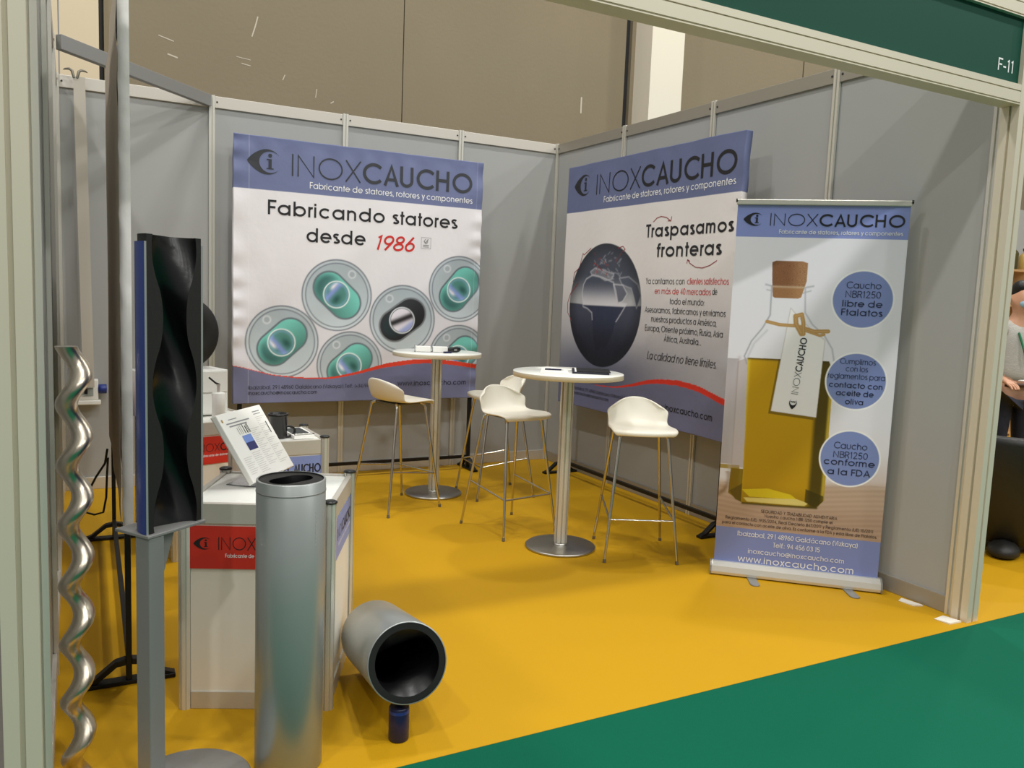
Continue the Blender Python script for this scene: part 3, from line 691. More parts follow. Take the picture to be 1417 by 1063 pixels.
# support pole behind the film
m = MB(); m.tube([(RW/2, .03, .06), (RW/2, .016, 1.97)], .008); m.build('support_pole', 'alu', ru)
FR = lambda x, y: Vector((x, -.0022, y))
def rt_(name, fn, mt):
    m = MB(); fn(m); return m.build(name, mt, ru)
rt_('eye_mark', lambda m: eye_logo(m, .033, 1.856, .127, 1.922, FR), 'ink')
rt_('logo', lambda m: brand(m, .165, .395, .806, 1.858, .062, FR), 'ink')
MT['navy_ink'] = mat('navy_ink', (32, 36, 66), .5); MT['brown_ink'] = mat('brown_ink', (66, 50, 50), .5)
LINES = [('tagline', 'Fabricante de statores, rotores y componentes', .213, .80, 1.818, .021, .13, 'white')]
for s, a, b, y, w in [('Caucho', .559, .722, 1.552, .09), ('NBR1250', .557, .724, 1.506, .09), ('libre de', .545, .735, 1.459, .13), ('Ftalatos', .543, .738, 1.415, .13),
                      ('Caucho', .562, .722, .730, .09), ('NBR1250', .562, .728, .682, .09), ('conforme', .518, .765, .643, .13), ('a la FDA', .540, .744, .592, .13)]:
    LINES.append(('disc_text', s, a, b, y, .034, w, 'navy_ink'))
for s, a, b, y, w in [('Cumplimos', .558, .727, 1.168, .08), ('con los', .588, .693, 1.131, .08), ('reglamentos para', .505, .777, 1.092, .08), ('contacto con', .513, .770, 1.046, .13), ('aceite de', .550, .730, 1.005, .13), ('oliva', .597, .685, .962, .13)]:
    LINES.append(('disc_text', s, a, b, y, .029, w, 'navy_ink'))
for s, a, b, y in [('SEGURIDAD Y TRAZABILIDAD ALIMENTARIA', .226, .606, .352), ('Nuestro caucho NBR 1250 cumple el', .245, .587, .328), ('Reglamento (UE) 1935/2004, Real Decreto 847/2011 y Reglamento (UE) 10/2011', .046, .785, .301), ('para el contacto con aceite de oliva. Es conforme a la FDA y está libre de Ftalatos.', .03, .806, .274)]:
    LINES.append(('small_print', s, a, b, y, .0165, .12, 'brown_ink'))
LINES += [('address_text', 'Ibaizabal, 29 | 48960 Galdácano (Vizkaya)', .114, .716, .215, .026, .11, 'white'), ('address_text', 'Telf.: 94 456 03 15', .299, .534, .170, .026, .11, 'white'),
          ('address_text', 'inoxcaucho@inoxcaucho.com', .174, .658, .124, .026, .11, 'white'), ('website_text', 'www.inoxcaucho.com', .123, .709, .073, .037, .13, 'white')]
LINES = [q for q in LINES if q[1] != 'a la FDA']+[('disc_text', q[0], q[1], q[2], .592, .034, .13, 'navy_ink') for q in words('a la FDA', .540, .744, .13)]
for nm, s, a, b, y, c, w, mt in LINES: rt_(nm, lambda m: text(m, s, a, b, y, c, w, FR), mt)
tvec = Vector((.387-.356, 1.283-.935)).normalized(); tper = Vector((tvec.y, -tvec.x))
TG = lambda x, y: Vector((.362, 0, .955)) + Vector((tvec.x*x-tper.x*y, -.0024, tvec.y*x-tper.y*y))
rt_('tag_eye_mark', lambda m: eye_logo(m, -.04, -.002, .015, .036, TG), 'ink'); rt_('tag_text', lambda m: brand(m, .04, .155, .335, .0, .034, TG), 'ink')

# =================================================================== HIGH TABLES
def high_table(loc, rz, label):
    t = empty('high_table', loc, rz); tag(t, label, 'table', 'high round tables')
    m = MB(); m.lathe([(0, .0), (.200, .0), (.205, .004), (.205, .012), (.198, .017), (.06, .019), (0, .019)], 64); m.build('base_plate', 'brushed', t)
    m = MB(); m.lathe([(.046, .019), (.046, .026), (.04, .030)], 32); m.build('collar', 'brushed', t)
    prof = []
    for k in range(8):
        a = k*PI/4
        for da, r in [(-.30, .038), (-.13, .038), (-.11, .024), (.11, .024), (.13, .038), (.30, .038)]: prof.append((r*math.cos(a+da), r*math.sin(a+da)))
    m = MB(); m.prism(prof, .02, .995); m.build('column', 'alu', t)
    m = MB(); m.box((-.13, -.025, .988), (.13, .025, .999)); m.box((-.025, -.13, .988), (.025, .13, .999)); m.build('top_bracket', 'alu_dk', t)
    m = MB(); m.lathe([(0, .999), (.315, .999), (.315, 1.026)], 72); m.lathe([(.315, 1.026), (.313, 1.028), (0, 1.028)], 72, 1); m.build('table_top', ['table_edge', 'table_white'], t)
    return t
high_table((-1.229, -2.30, 0), .3, 'high round white table nearest the camera, with a notebook and dark folder on it')
high_table((-1.437, -.872, 0), .9, 'high round white table in front of the stator ring banner')

# =================================================================== STOOLS
def stool_shell():
    # centre line of the moulded seat from front lip over the seat to the top of the low back (local -y is the front)
    prof = [(-.185, -.022), (-.19, -.004), (-.178, .006), (-.10, .003), (0, -.004), (.09, .0), (.135, .018), (.163, .055), (.182, .10), (.196, .14), (.202, .158)]
    hw = [.165, .178, .185, .190, .186, .178, .172, .176, .182, .165, .125]
    nu = 16; vs = []; fs = []
    for i, ((y, z), w) in enumerate(zip(prof, hw)):
        b = min(1, max(0, (i-4)/3.5))
        for j in range(nu+1):
            u = -1+2*j/nu; a = abs(u)
            yy = y - b*.085*a**2.2; zz = z + (1-b)*.010*a**2.5 - (.010*a**4 if i < 3 else 0) - (.045*a**2.4 if i >= 9 else (.016*a**2.4 if i == 8 else 0))
            if i < 3: yy += .022*a**3
            vs.append((u*w, yy, zz))
    for i in range(len(prof)-1):
        for j in range(nu):
            k = i*(nu+1)+j; fs.append((k, k+1, k+nu+2, k+nu+1))
    m = MB(); m.add(vs, fs, 0, True); return m
def make_stool():
    r = empty('bar_stool', (0, 0, 0))
    o = stool_shell().build('seat_shell', 'plastic', r); o.location = (0, 0, .725)
    so = o.modifiers.new('thickness', 'SOLIDIFY'); so.thickness = .012; so.offset = 0
    ss = o.modifiers.new('smooth', 'SUBSURF'); ss.levels = 2; ss.render_levels = 2
    tops = {(-1,-1): (-.135, -.125), (1,-1): (.135, -.125), (-1,1): (-.135, .115), (1,1): (.135, .115)}
    feet = {k: (k[0]*.203, k[1]*.222) for k in tops}
    P = lambda k, z: Vector((feet[k][0]+(tops[k][0]-feet[k][0])*z/.69, feet[k][1]+(tops[k][1]-feet[k][1])*z/.69, z))
    for k in tops:
        a, b = P(k, .012), P(k, .685); c = Vector((tops[k][0]*.80, tops[k][1]*.86, .712))
        m = MB(); m.tube([a, b, b+(c-b)*.45+Vector((k[0]*.004, k[1]*.004, .006)), c], [.0075, .0095, .0095, .009], 10); lg = m.build('leg', 'chrome', r)
        q = MB(); f = P(k, 0); q.tube([Vector((f.x, f.y, .0005)), P(k, .02)], .0092, 10); q.build('foot_cap', 'alu_dk', lg)
    m = MB(); m.tube([P((-1,-1), .235), P((1,-1), .235)], .006, 8); m.build('footrest_bar', 'chrome', r)
    for s in (-1, 1):
        m = MB(); m.tube([P((s,-1), .235), P((s,1), .285)], .006, 8); m.build('footrest_bar', 'chrome', r)
    m = MB(); m.box((-.11, -.11, .705), (.11, .10, .715)); m.build('under_frame', 'alu_dk', r, .003)
    return r
proto = make_stool()
SEATS = [((-.868, -2.524), math.atan2(-.39, -.19), 'white low-backed bar stool right of the nearest high table, facing the camera'),
         ((-1.815, -1.118), math.radians(19), 'white low-backed bar stool left of the far high table, seen from its side'),
         ((-1.007, -1.003), math.radians(177), 'white low-backed bar stool right of the far high table, half hidden by another stool'),
         ((-1.331, -1.834), math.radians(-80), 'white low-backed bar stool just left of the nearest high table, overlapping a stool behind it')]
for i, ((x, y), a, lab) in enumerate(SEATS):
    o = proto if i == 0 else copy_tree(proto)
    o.location = (x, y, 0); o.rotation_euler = (0, 0, a+PI/2); tag(o, lab, 'stool', 'white bar stools')

# =================================================================== THINGS ON THE TABLES
TZ = 1.0285
def slab(name, mats, corners, z0, z1, parent=None, bevel=.0):
    m = MB(); m.prism(corners, z0, z1); return m.build(name, mats, parent, bevel)
def rect(cx, cy, w, d, a):
    c, s = math.cos(a), math.sin(a); return [(cx+x*c-y*s, cy+x*s+y*c) for x, y in [(-w/2,-d/2),(w/2,-d/2),(w/2,d/2),(-w/2,d/2)]]
nb = empty('notebook', (0, 0, 0)); tag(nb, 'open white paper pad with a pen on it on the nearest high table', 'notebook')
A0 = -.55
slab('pages', 'paper', rect(-1.325, -2.305, .15, .21, A0), TZ+.0008, TZ+.008, nb); slab('cover', 'paper', rect(-1.325, -2.305, .158, .218, A0), TZ, TZ+.0008, nb)
fo = empty('folder', (0, 0, 0)); tag(fo, 'dark navy folder lying on the right half of the nearest high table', 'folder')
slab('cover', mat('navy_folder', (24, 26, 44), .45), rect(-1.105, -2.335, .205, .28, A0), TZ, TZ+.009, fo, .002)
slab('sheets', 'paper', rect(-1.10, -2.33, .18, .26, A0), TZ+.009, TZ+.0105, fo); slab('flap', MT['black'], rect(-1.098, -2.355, .19, .23, A0), TZ+.0105, TZ+.014, fo, .001)
pn = empty('pen', (0, 0, 0)); tag(pn, 'navy ballpoint pen lying on the white paper pad', 'pen')
pa = Vector((-1.362, -2.262, TZ+.0125)); pb = Vector((-1.283, -2.31, TZ+.0125))
m = MB(); m.tube([pa, pb], .0043, 10); m.build('barrel', 'navy', pn); m = MB(); m.tube([pb, pb+(pb-pa).normalized()*.014], [.0040, .0008], 10); m.build('tip', 'alu', pn)
m = MB(); m.tube([pa+Vector((.004,.0,.006)), pa+(pb-pa)*.35+Vector((.002,0,.006))], .0012, 6); m.build('clip', 'alu', pn)
nt_ = tag(slab('leaflet', 'paper', rect(-1.21, -2.13, .14, .20, .5), TZ, TZ+.001), 'single white leaflet at the back edge of the nearest high table', 'leaflet')
hd = empty('leaflet_holder', (-1.49, -.89, TZ), -.35); tag(hd, 'clear box holder with white leaflets on the far high table', 'holder')
m = MB(); m.box((-.12, -.055, 0), (.12, .055, .003)); m.box((-.12, -.055, .003), (-.117, .055, .045)); m.box((.117, -.055, .003), (.12, .055, .045)); m.box((-.003, -.055, .003), (.003, .055, .045)); m.build('tray', 'clear', hd)
for a, b in [(-.112, -.008), (.008, .112)]:
    m = MB(); m.box((a, -.05, .0035), (b, .05, .038)); m.build('leaflets', 'paper', hd)
ey = empty('eyeglass_case', (-1.335, -.93, TZ), .2); tag(ey, 'black case with grey clasp on the far high table', 'case')
m = MB(); m.lathe([(0, -.055), (.014, -.05), (.019, -.03), (.019, .03), (.014, .05), (0, .055)], 16, mx=Matrix.Translation((0, 0, .0195)) @ Matrix.Rotation(PI/2, 4, 'Y')); m.build('shell', 'black', ey)
m = MB(); m.box((-.012, -.022, .012), (.012, -.0175, .026)); m.build('clasp', 'silver_dk', ey)
tag(slab('pen_box', 'navy', rect(-1.415, -1.0, .06, .016, .1), TZ, TZ+.012, None, .002), 'small navy box lying in front of the clear leaflet holder', 'box')

# =================================================================== COUNTERS
def counter(loc, rz, label, w=.48, h=.72, ks=1., front='redv', side='bluev', ink='ink'):
    r = empty('display_counter', loc, rz); tag(r, label, 'counter', 'white display counters')
    # origin at the near left corner; +x along the front, +y along the side
    for x, y in [(0,0),(w,0),(w,w),(0,w)]:
        pf = []
        for k in range(8):
            a = k*PI/4+PI/8
            for da, q in [(-.3, .021), (-.1, .0215), (-.1, .017), (.1, .017), (.1, .0215), (.3, .021)]: pf.append((x+q*math.cos(a+da), y+q*math.sin(a+da)))
        m = MB(); m.prism(pf, 0, h+.008); p = m.build('post', 'alu', r)
        m = MB(); m.lathe([(.0, h+.008), (.024, h+.008), (.024, h+.013), (.018, h+.017), (0, h+.017)], 20, mx=Matrix.Translation((x, y, 0))); m.build('end_cap', 'black', p)
    g = .02
    m = MB()
    m.box((g, -.004, .06), (w-g, .004, h-.07)); m.build('front_panel', 'lam', r)
    m = MB(); m.box((g, w-.004, .06), (w-g, w+.004, h-.07)); m.build('back_panel', 'lam', r)
    for x in (0, w):
        m = MB(); m.box((x-.004, g, .06), (x+.004, w-g, h-.07)); m.build('side_panel', 'lam', r)
    for z0, z1, nm in [(h-.07, h, 'top_rail'), (0, .062, 'kick_rail')]:
        for a, b in [((g, -.010, z0), (w-g, .010, z1)), ((g, w-.010, z0), (w-g, w+.010, z1)), ((-.010, g, z0), (.010, w-g, z1)), ((w-.010, g, z0), (w+.010, w-g, z1))]:
            m = MB(); m.box(a, b); m.build(nm, 'rail', r, .002)
    m = MB(); m.prism([(.0105, .022), (.022, .0105), (w-.022, .0105), (w-.0105, .022), (w-.0105, w-.022), (w-.022, w-.0105), (.022, w-.0105), (.0105, w-.022)], h-.03, h-.006); m.build('counter_top', 'table_white', r)
    zb, zt = h-.225, h-.078
    m = MB(); m.box((.018, -.0085, zb), (w-.018, -.0045, zt)); m.build('front_sign', front, r)
    Ff = lambda x, y: Vector((x, -.0092, y)); Fs = lambda x, y: Vector((w+.0092, x, y))
    def put(F):
        m = MB(); eye_logo(m, .030*ks, zb+.066, .088*ks, zb+.108, F); m.build('eye_mark', ink, r)
        m = MB(); brand(m, .112*ks, .235*ks, .452*ks, zb+.066, .044, F); m.build('logo', ink, r)
        m = MB(); text(m, 'Fabricante de statores, rotores y componentes', .135*ks, .445*ks, zb+.040, .013, .13, F); m.build('tagline', 'white', r)
    put(Ff)
    m = MB(); m.box((w+.0045, .018, zb), (w+.0085, w-.018, zt)); m.build('side_sign', side, r)
    put(Fs)
    return r
TH = math.atan2(-.2, .44)
counter((-3.397, -3.395, 0), TH, 'white display counter with a red front sign nearest the camera, booklet on top')
counter((-3.265, -1.785, 0), math.radians(17), 'white display counter with a red sign at the back left, white drawer box on top')
counter((-3.008, -2.384, 0), math.radians(2), 'middle display counter with a pale blue sign, black cup and papers on top', .36, ks=.75, front='bluev')

# booklet on its clear easel (near counter)
bk = empty('booklet', (-3.148, -3.258, .735), .898); tag(bk, 'thick white booklet with a printed page leaning on a clear stand on the near counter', 'booklet')
TL = Matrix.Rotation(1.0, 4, 'X')     # page plane: x right, y up the page, +z outwards after tilting
def pg(x, y, z): return TL @ Vector((x, y, z))
bw, bh, bt = .331, .283, .022
m = MB(); m.box((0, 0, -bt+.001), (bw, bh, 0), 0, TL); m.build('page_block', 'paper', bk, .003)
m = MB(); m.box((-.001, 0, -bt), (bw+.001, bh+.001, -bt+.0012), 0, TL); m.build('back_cover', 'rail', bk)
FP = lambda x, y: pg(x, y, .0008)
def bar(m, x0, x1, y, h): m.add([FP(x0, y), FP(x1, y), FP(x1, y+h), FP(x0, y+h)], [(0,1,2,3)])
def block(name, mt, items):
    m = MB()
    for it in items: bar(m, *it)
    m.build(name, mt, bk)
block('page_title', 'grayink', [(.035, .20, .236, .005), (.045, .17, .224, .005), (.06, .12, .252, .003)])
block('page_emblem', 'gold', [(.014, .024, .248, .012)])
block('photo_sky', 'lightblue', [(.09, .155, .150, .030)]); block('photo_ground', 'darkblue', [(.09, .155, .118, .032)])
m = MB()
for i, (x, h, w) in enumerate([(.085, .03, .002), (.098, .034, .002), (.110, .036, .002), (.125, .042, .005), (.140, .030, .006), (.152, .036, .003), (.160, .038, .004)]): bar(m, x, x+w, .186, h)
m.build('tool_drawing', 'ink', bk)
block('page_text', 'faint', [(.165+.0*k, .235-.02*(k % 3), .195-.008*k, .0022) for k in range(20)]+[(.245, .315-.02*(k % 4), .235-.008*k, .0022) for k in range(26)]+[(.02, .08-.01*(k % 3), .095-.008*k, .0022) for k in range(9)]+[(.09, .155-.01*(k % 2), .105-.008*k, .0022) for k in range(11)])
block('page_header', 'grayink', [(.245, .30, .258, .004), (.245, .30, .248, .003)]); block('margin_mark', 'ink', [(.300, .306, .16, .05)])
es = empty('easel', (-3.148, -3.258, .7142), .898); tag(es, 'clear acrylic stand holding the booklet on the near counter', 'stand')
m = MB(); e = Vector
def ez(p): return TL @ Vector((p[0], p[1]+.006, p[2])) + Vector((0, 0, .0205))
bkz = -bt-.0008
m.add([ez((.02,-.012,bkz)), ez((.19,-.012,bkz)), ez((.19,.20,bkz)), ez((.02,.20,bkz)), ez((.02,-.012,bkz-.003)), ez((.19,-.012,bkz-.003)), ez((.19,.20,bkz-.003)), ez((.02,.20,bkz-.003))], [(0,1,2,3),(7,6,5,4),(0,4,5,1),(1,5,6,2),(2,6,7,3),(3,7,4,0)]); m.build('rest', 'clear', es)
m = MB(); m.box((.02, -.012, .0003), (.19, .12, .0035)); m.build('base', 'clear', es)
m = MB(); m.box((.02, -.0155, .0005), (.19, -.012, .030)); m.build('lip', 'clear', es)

# white box with drawers, black stator ring and bottle on the back counter
E_ = lambda x, y, z: (-3.265+x*math.cos(.2967)-y*math.sin(.2967), -1.785+x*math.sin(.2967)+y*math.cos(.2967), z)
db = empty('drawer_box', E_(.165, .325, .7215), .2967); tag(db, 'white two-drawer box standing on the back left counter', 'drawer box')
m = MB(); m.box((-.235, -.11, 0), (.225, .105, .25)); m.build('case', 'boxwhite', db, .004)
for a, b in [(.005, .118), (.124, .245)]:
    m = MB(); m.box((-.228, -.118, a+.004), (.218, -.1105, b-.002)); d_ = m.build('drawer', 'boxwhite', db, .002)
    m = MB(); m.box((-.03, -.124, (a+b)/2-.005), (.01, -.1185, (a+b)/2+.005)); m.build('handle', 'rail', d_)
br = empty('rubber_ring', E_(.165, .335, .9725), .2967); tag(br, 'round black rubber ring standing on edge on the white drawer box', 'rubber ring')
mx = Matrix.Translation((0, 0, .2)) @ Matrix.Rotation(PI/2, 4, 'X')
m = MB(); m.lathe([(.05, -.07), (.19, -.07), (.2, -.06), (.2, .06), (.19, .07), (.05, .07), (.045, .0), (.05, -.07)], 56, mx=mx); m.build('ring', 'rubber_face', br)
m = MB(); m.lathe([(.188, -.0705), (.197, -.062), (.2005, -.04), (.2005, -.03)], 56, mx=mx); m.build('rim_band', 'silver_dk', br)
bo = empty('white_bottle', E_(.490, .10, .738)); bo.location = (-3.035, -1.665, .7155); tag(bo, 'white cylindrical bottle with a thin pump stem on the back left counter', 'bottle')
m = MB(); m.lathe([(0, 0), (.031, 0), (.034, .004), (.034, .148), (.031, .152), (.010, .154), (0, .154)], 28); m.build('body', 'boxwhite', bo)
m = MB(); m.tube([(0, 0, .152), (0, 0, .19)], .008, 12); m.tube([(0, 0, .19), (0, 0, .197)], .011, 12); st_ = m.build('pump_stem', 'rail', bo)
m = MB(); m.tube([(.006, 0, .195), (-.015, -.005, .204), (-.05, -.015, .235)], .005, 8); m.build('spout', 'black', bo)
# black cup and papers on the middle counter
G_ = lambda x, y, z: (-3.008+x*math.cos(.035)-y*math.sin(.035), -2.384+x*math.sin(.035)+y*math.cos(.035), z)
cu = empty('black_cup', G_(.165, .12, .7165), .35); tag(cu, 'ribbed black cup with a handle ring on the middle counter', 'cup')
m = MB(); m.lathe([(0, 0), (.040, 0), (.044, .01), (.044, .105), (.050, .108), (.050, .118), (.045, .120), (.040, .116), (.038, .02), (0, .015)], 36); m.build('body', 'rubber', cu)
m = MB(); m.tube([(.03+.045*math.cos(a), -.03, .03+.026*math.sin(a)) for a in [2*PI*k/20 for k in range(20)]], .006, 8, closed=True); m.build('handle', 'rubber', cu)
tag(slab('paper_stack', 'paper', [G_(*p, 0)[:2] for p in [(.225, .045), (.325, .05), (.33, .29), (.22, .30)]], .7165, .732), 'stack of white papers on the middle counter beside the black cup', 'papers')
pc = empty('silver_pen', (0, 0, 0)); tag(pc, 'silver pen lying on the papers of the middle counter', 'pen')
a, b = Vector(G_(.23, .062, .7366)), Vector(G_(.32, .072, .7366))
m = MB(); m.tube([a, b], .0045, 10); m.build('barrel', 'brushed', pc); m = MB(); m.tube([b, b+(b-a).normalized()*.014], [.004, .0008], 10); m.build('tip', 'black', pc)
tag(slab('clipboard', 'black', [G_(*p, 0)[:2] for p in [(.235, .10), (.315, .11), (.31, .27), (.23, .26)]], .732, .735), 'thin dark sheet on the papers behind the silver pen', 'sheet')

# =================================================================== STATORS
def stadium_r(phi, hl, rc):
    """distance from centre to the edge of a stadium (half length hl between arc centres, radius rc)"""
    c, s = abs(math.cos(phi)), abs(math.sin(phi))
    if s > 1e-6 and rc/s*c <= hl: return rc/s
    return hl*c + math.sqrt(max(0, rc*rc-(hl*s)**2))
def full_stator(root, L, R, t=.007, hl=.033, rc=.047, turns=.8, rot0=0., bore=None, rubber_gap=.001):
    """metal tube with a rubber lining whose stadium bore twists along the length (local z)"""
    m = MB(); m.lathe([(R-t, 0), (R-.002, 0), (R, .002), (R, L-.002), (R-.002, L), (R-t, L)], 72); m.build('steel_tube', 'silver', root)
    n, nz = 64, 60; vs = []; fs = []; Ri = R-t-.0003
    zs = [0.004]+[L*k/nz for k in range(1, nz)]+[L-.004]
    for z in zs:
        for k in range(n):
            a = 2*PI*k/n; q = stadium_r(a-rot0-2*PI*turns*z/L, hl, rc); vs.append((q*math.cos(a), q*math.sin(a), z))
    N = len(zs)
    for i in range(N-1):
        for k in range(n): l = (k+1) % n; fs.append((i*n+l, i*n+k, (i+1)*n+k, (i+1)*n+l))
    m = MB(); m.add(vs, fs, 0, True)
    for zi, z in ((0, zs[0]), (N-1, zs[-1])):
        o = len(m.v); ring = [(Ri*math.cos(2*PI*k/n), Ri*math.sin(2*PI*k/n), z) for k in range(n)]
        m.add(vs[zi*n:(zi+1)*n]+ring, [((k, (k+1) % n, n+(k+1) % n, n+k) if zi == 0 else (k, n+k, n+(k+1) % n, (k+1) % n)) for k in range(n)], 1)
    m.build('rubber_lining', ['rubber', 'rubber_face'], root)
st = empty('stator_tube', (-3.155, -3.865, 0)); tag(st, 'tall grey stator tube standing upright in front of the near counter', 'stator')
full_stator(st, .887, .1, .006, .030, .040, 1.0, .5)
m = MB(); m.lathe([(.1003, .852), (.1012, .852), (.1012, .855), (.1003, .855)], 72); m.build('turned_groove', 'silver_dk', st)
m = MB()
for k in range(9):
    a = -PI/2+.55; z = .70+.012*k; c = lambda s, zz: (.1006*math.cos(a+s), .1006*math.sin(a+s), zz)
    m.add([c(-.012, z), c(.012, z), c(.012, z+.007), c(-.012, z+.007)], [(0,1,2,3)])
m.build('stamped_number', 'rail', st)

def front_to(o, face, back):
    z = (Vector(face)-Vector(back)).normalized(); x = Vector((0,0,1)).cross(z).normalized(); y = z.cross(x)
    R = Matrix((x, y, z)).transposed().to_4x4(); R.translation = Vector(back); o.matrix_world = R
ls = empty('large_stator', (0,0,0)); tag(ls, 'wide grey stator tube lying with its black bore facing the camera', 'stator')
FC, RL = Vector((-2.787, -3.90, .264)), .130
LL = .56; dz = (FC.z-RL-.002)/LL; az = math.radians(82); dd_ = Vector((math.cos(az)*math.sqrt(1-dz*dz), math.sin(az)*math.sqrt(1-dz*dz), -dz))
front_to(ls, FC, FC+dd_*LL)
m = MB(); m.lathe([(RL-.004, 0), (RL-.001, 0), (RL, .002), (RL, LL-.002), (RL-.001, LL), (RL-.004, LL)], 80); m.build('steel_tube', 'silver', ls)
n, vs, fs = 72, [], []; nz = 60
for i in range(nz+1):
    z = LL-.002-(LL-.02)*i/nz; f = i/nz
    for k in range(n):
        a = 2*PI*k/n; q = stadium_r(a-.06-2.2*f, .050, .054)
        if f < .09: w_ = (1-f/.09)**1.2; q = q+(.105-q)*w_
        vs.append((q*math.cos(a), q*math.sin(a), z))
for i in range(nz):
    for k in range(n): l = (k+1) % n; fs.append((i*n+k, i*n+l, (i+1)*n+l, (i+1)*n+k))
m = MB(); m.add(vs, fs, 0, True); ring = [((RL-.0045)*math.cos(2*PI*k/n), (RL-.0045)*math.sin(2*PI*k/n), LL-.002) for k in range(n)]
m.add(vs[:n]+ring, [(k, n+k, n+(k+1) % n, (k+1) % n) for k in range(n)], 1)
ring2 = [((RL-.0045)*math.cos(2*PI*k/n), (RL-.0045)*math.sin(2*PI*k/n), .02) for k in range(n)]
m.add(vs[-n:]+ring2, [(k, (k+1) % n, n+(k+1) % n, n+k) for k in range(n)], 1)
m.build('rubber_lining', ['rubber', 'rubber_face'], ls)
m = MB(); m.lathe([(0, .012), (.112, .012), (.112, .0195), (0, .0195)], 40); m.build('added_plug', 'black', ls)  # added black disc, stops the bright floor showing through the bore
np_ = empty('navy_stub', (-2.803, -3.878, 0)); tag(np_, 'short navy blue stub carrying the front of the lying stator', 'stub')
m = MB(); m.lathe([(0, .0), (.030, 0), (.033, .004), (.033, .110), (.030, .114), (.0, .114)], 32); m.build('body', 'navy', np_)
m = MB(); m.lathe([(.0335, .094), (.0335, .102), (.033, .104)], 32); m.build('collar', 'bluepaint', np_)

# half stator on its pedestal
pd = empty('pedestal', (-3.440, -3.865, 0)); tag(pd, 'grey steel pedestal with round foot and shelf carrying the half stator', 'pedestal')
m = MB(); m.lathe([(0, 0), (.171, 0), (.173, .003), (.173, .009), (.169, .012), (0, .012)], 64); m.build('round_foot', 'silver_dk', pd)
px_, py_ = -3.5395+3.440, -3.864+3.865; pa_ = math.radians(36.6)
mx = Matrix.Translation((px_, py_, 0)) @ Matrix.Rotation(pa_, 4, 'Z')
m = MB(); m.box((-.026, -.026, .012), (.026, .026, .752), 0, mx); m.build('square_post', 'silver_dk', pd, .003)
m = MB(); m.prism([(.026, -.003), (.085, -.003), (.085, .003), (.026, .003)], .745, .752, mx=mx)
vs = [mx @ Vector(p) for p in [(.0265, -.0035, .64), (.0265, -.0035, .752), (.082, -.0035, .752), (.045, -.0035, .64), (.0265, .0035, .64), (.0265, .0035, .752), (.082, .0035, .752), (.045, .0035, .64)]]
m = MB(); m.add(vs, [(0,3,2,1),(4,5,6,7),(0,4,7,3),(3,7,6,2),(2,6,5,1),(1,5,4,0)]); m.build('gusset', 'silver_dk', pd)
P1, P2, P3 = Vector((-3.598, -3.83)), Vector((-3.547, -3.907)), Vector((-3.383, -3.785))
b_ = Vector((-3.440, -3.865)); c1, c2, c3 = P1-b_, P2-b_, P3-b_; c4 = c3+(c1-c2)*1.5; c1b = c2+(c1-c2)*1.5
m = MB(); m.prism([tuple(c2), tuple(c3), tuple(c4), tuple(c1b)], .753, .762); m.build('shelf', 'silver_dk', pd, .002)

hs = empty('half_stator', (-3.468, -3.836, .7625), math.radians(20)); tag(hs, 'half of a blue stator tube cut lengthwise, black spiral bore showing, on the pedestal', 'stator')
HL, HR = .79, .095
hs.location = (-3.470, -3.836, .7625); hs.rotation_euler = (0, 0, math.radians(36.5)); HL, HR = .790, .100
n, nz = 40, 90; t = .007
m = MB(); vs = []; z0, z1 = .0, HL
for z in (z0, z1):
    for r_ in (HR, HR-t):
        for k in range(n+1): a = PI*k/n; vs.append((r_*math.cos(a), r_*math.sin(a), z))
N1 = n+1
m.add(vs, [(k, k+1, 2*N1+k+1, 2*N1+k) for k in range(n)], 0, True)
m.add(vs, [(N1+k+1, N1+k, 3*N1+k, 3*N1+k+1) for k in range(n)]+[(k+1, k, N1+k, N1+k+1) for k in range(n)]+[(2*N1+k, 2*N1+k+1, 3*N1+k+1, 3*N1+k) for k in range(n)]+[(0, 2*N1, 3*N1, N1), (n, N1+n, 3*N1+n, 2*N1+n)], 1)
m.build('steel_shell', ['bluepaint', 'silver'], hs)
m = MB(); vs = []; zs = [-.0+ (HL+.02)*i/nz for i in range(nz+1)]; zs[0] = .0005
q = lambda a, z: stadium_r(a-2*PI*(1.08*(z-HL)/.80)-.15, .036, .040)
for z in zs:
    for k in range(N1): a = PI*k/n; r_ = q(a, z); vs.append((r_*math.cos(a), r_*math.sin(a), z))
m.add(vs, [(i*N1+k+1, i*N1+k, (i+1)*N1+k, (i+1)*N1+k+1) for i in range(nz) for k in range(n)], 0, True)
Ro = HR-t-.0003
for s, k in ((1, 0), (-1, n)):      # the two flat cut faces
    fv = []
    for i, z in enumerate(zs): fv += [(s*q(PI*k/n, z), 0, z), (s*Ro, 0, z)]
    m.add(fv, [((2*i, 2*i+1, 2*i+3, 2*i+2) if s > 0 else (2*i+1, 2*i, 2*i+2, 2*i+3)) for i in range(nz)], 1)
for i in (0, nz):                   # ends
    fv = [vs[i*N1+k] for k in range(N1)]+[(Ro*math.cos(PI*k/n), Ro*math.sin(PI*k/n), zs[i]) for k in range(N1)]
    m.add(fv, [((k, k+1, N1+k+1, N1+k) if i == 0 else (k+1, k, N1+k, N1+k+1)) for k in range(n)], 1)
fv = [(Ro*math.cos(PI*k/n), Ro*math.sin(PI*k/n), z) for z in (.0005, zs[-1]) for k in range(N1)]
m.add(fv, [(k, k+1, N1+k+1, N1+k) for k in range(n)], 1, True)
m.build('rubber_lining', ['rubber', 'rubber_face'], hs)

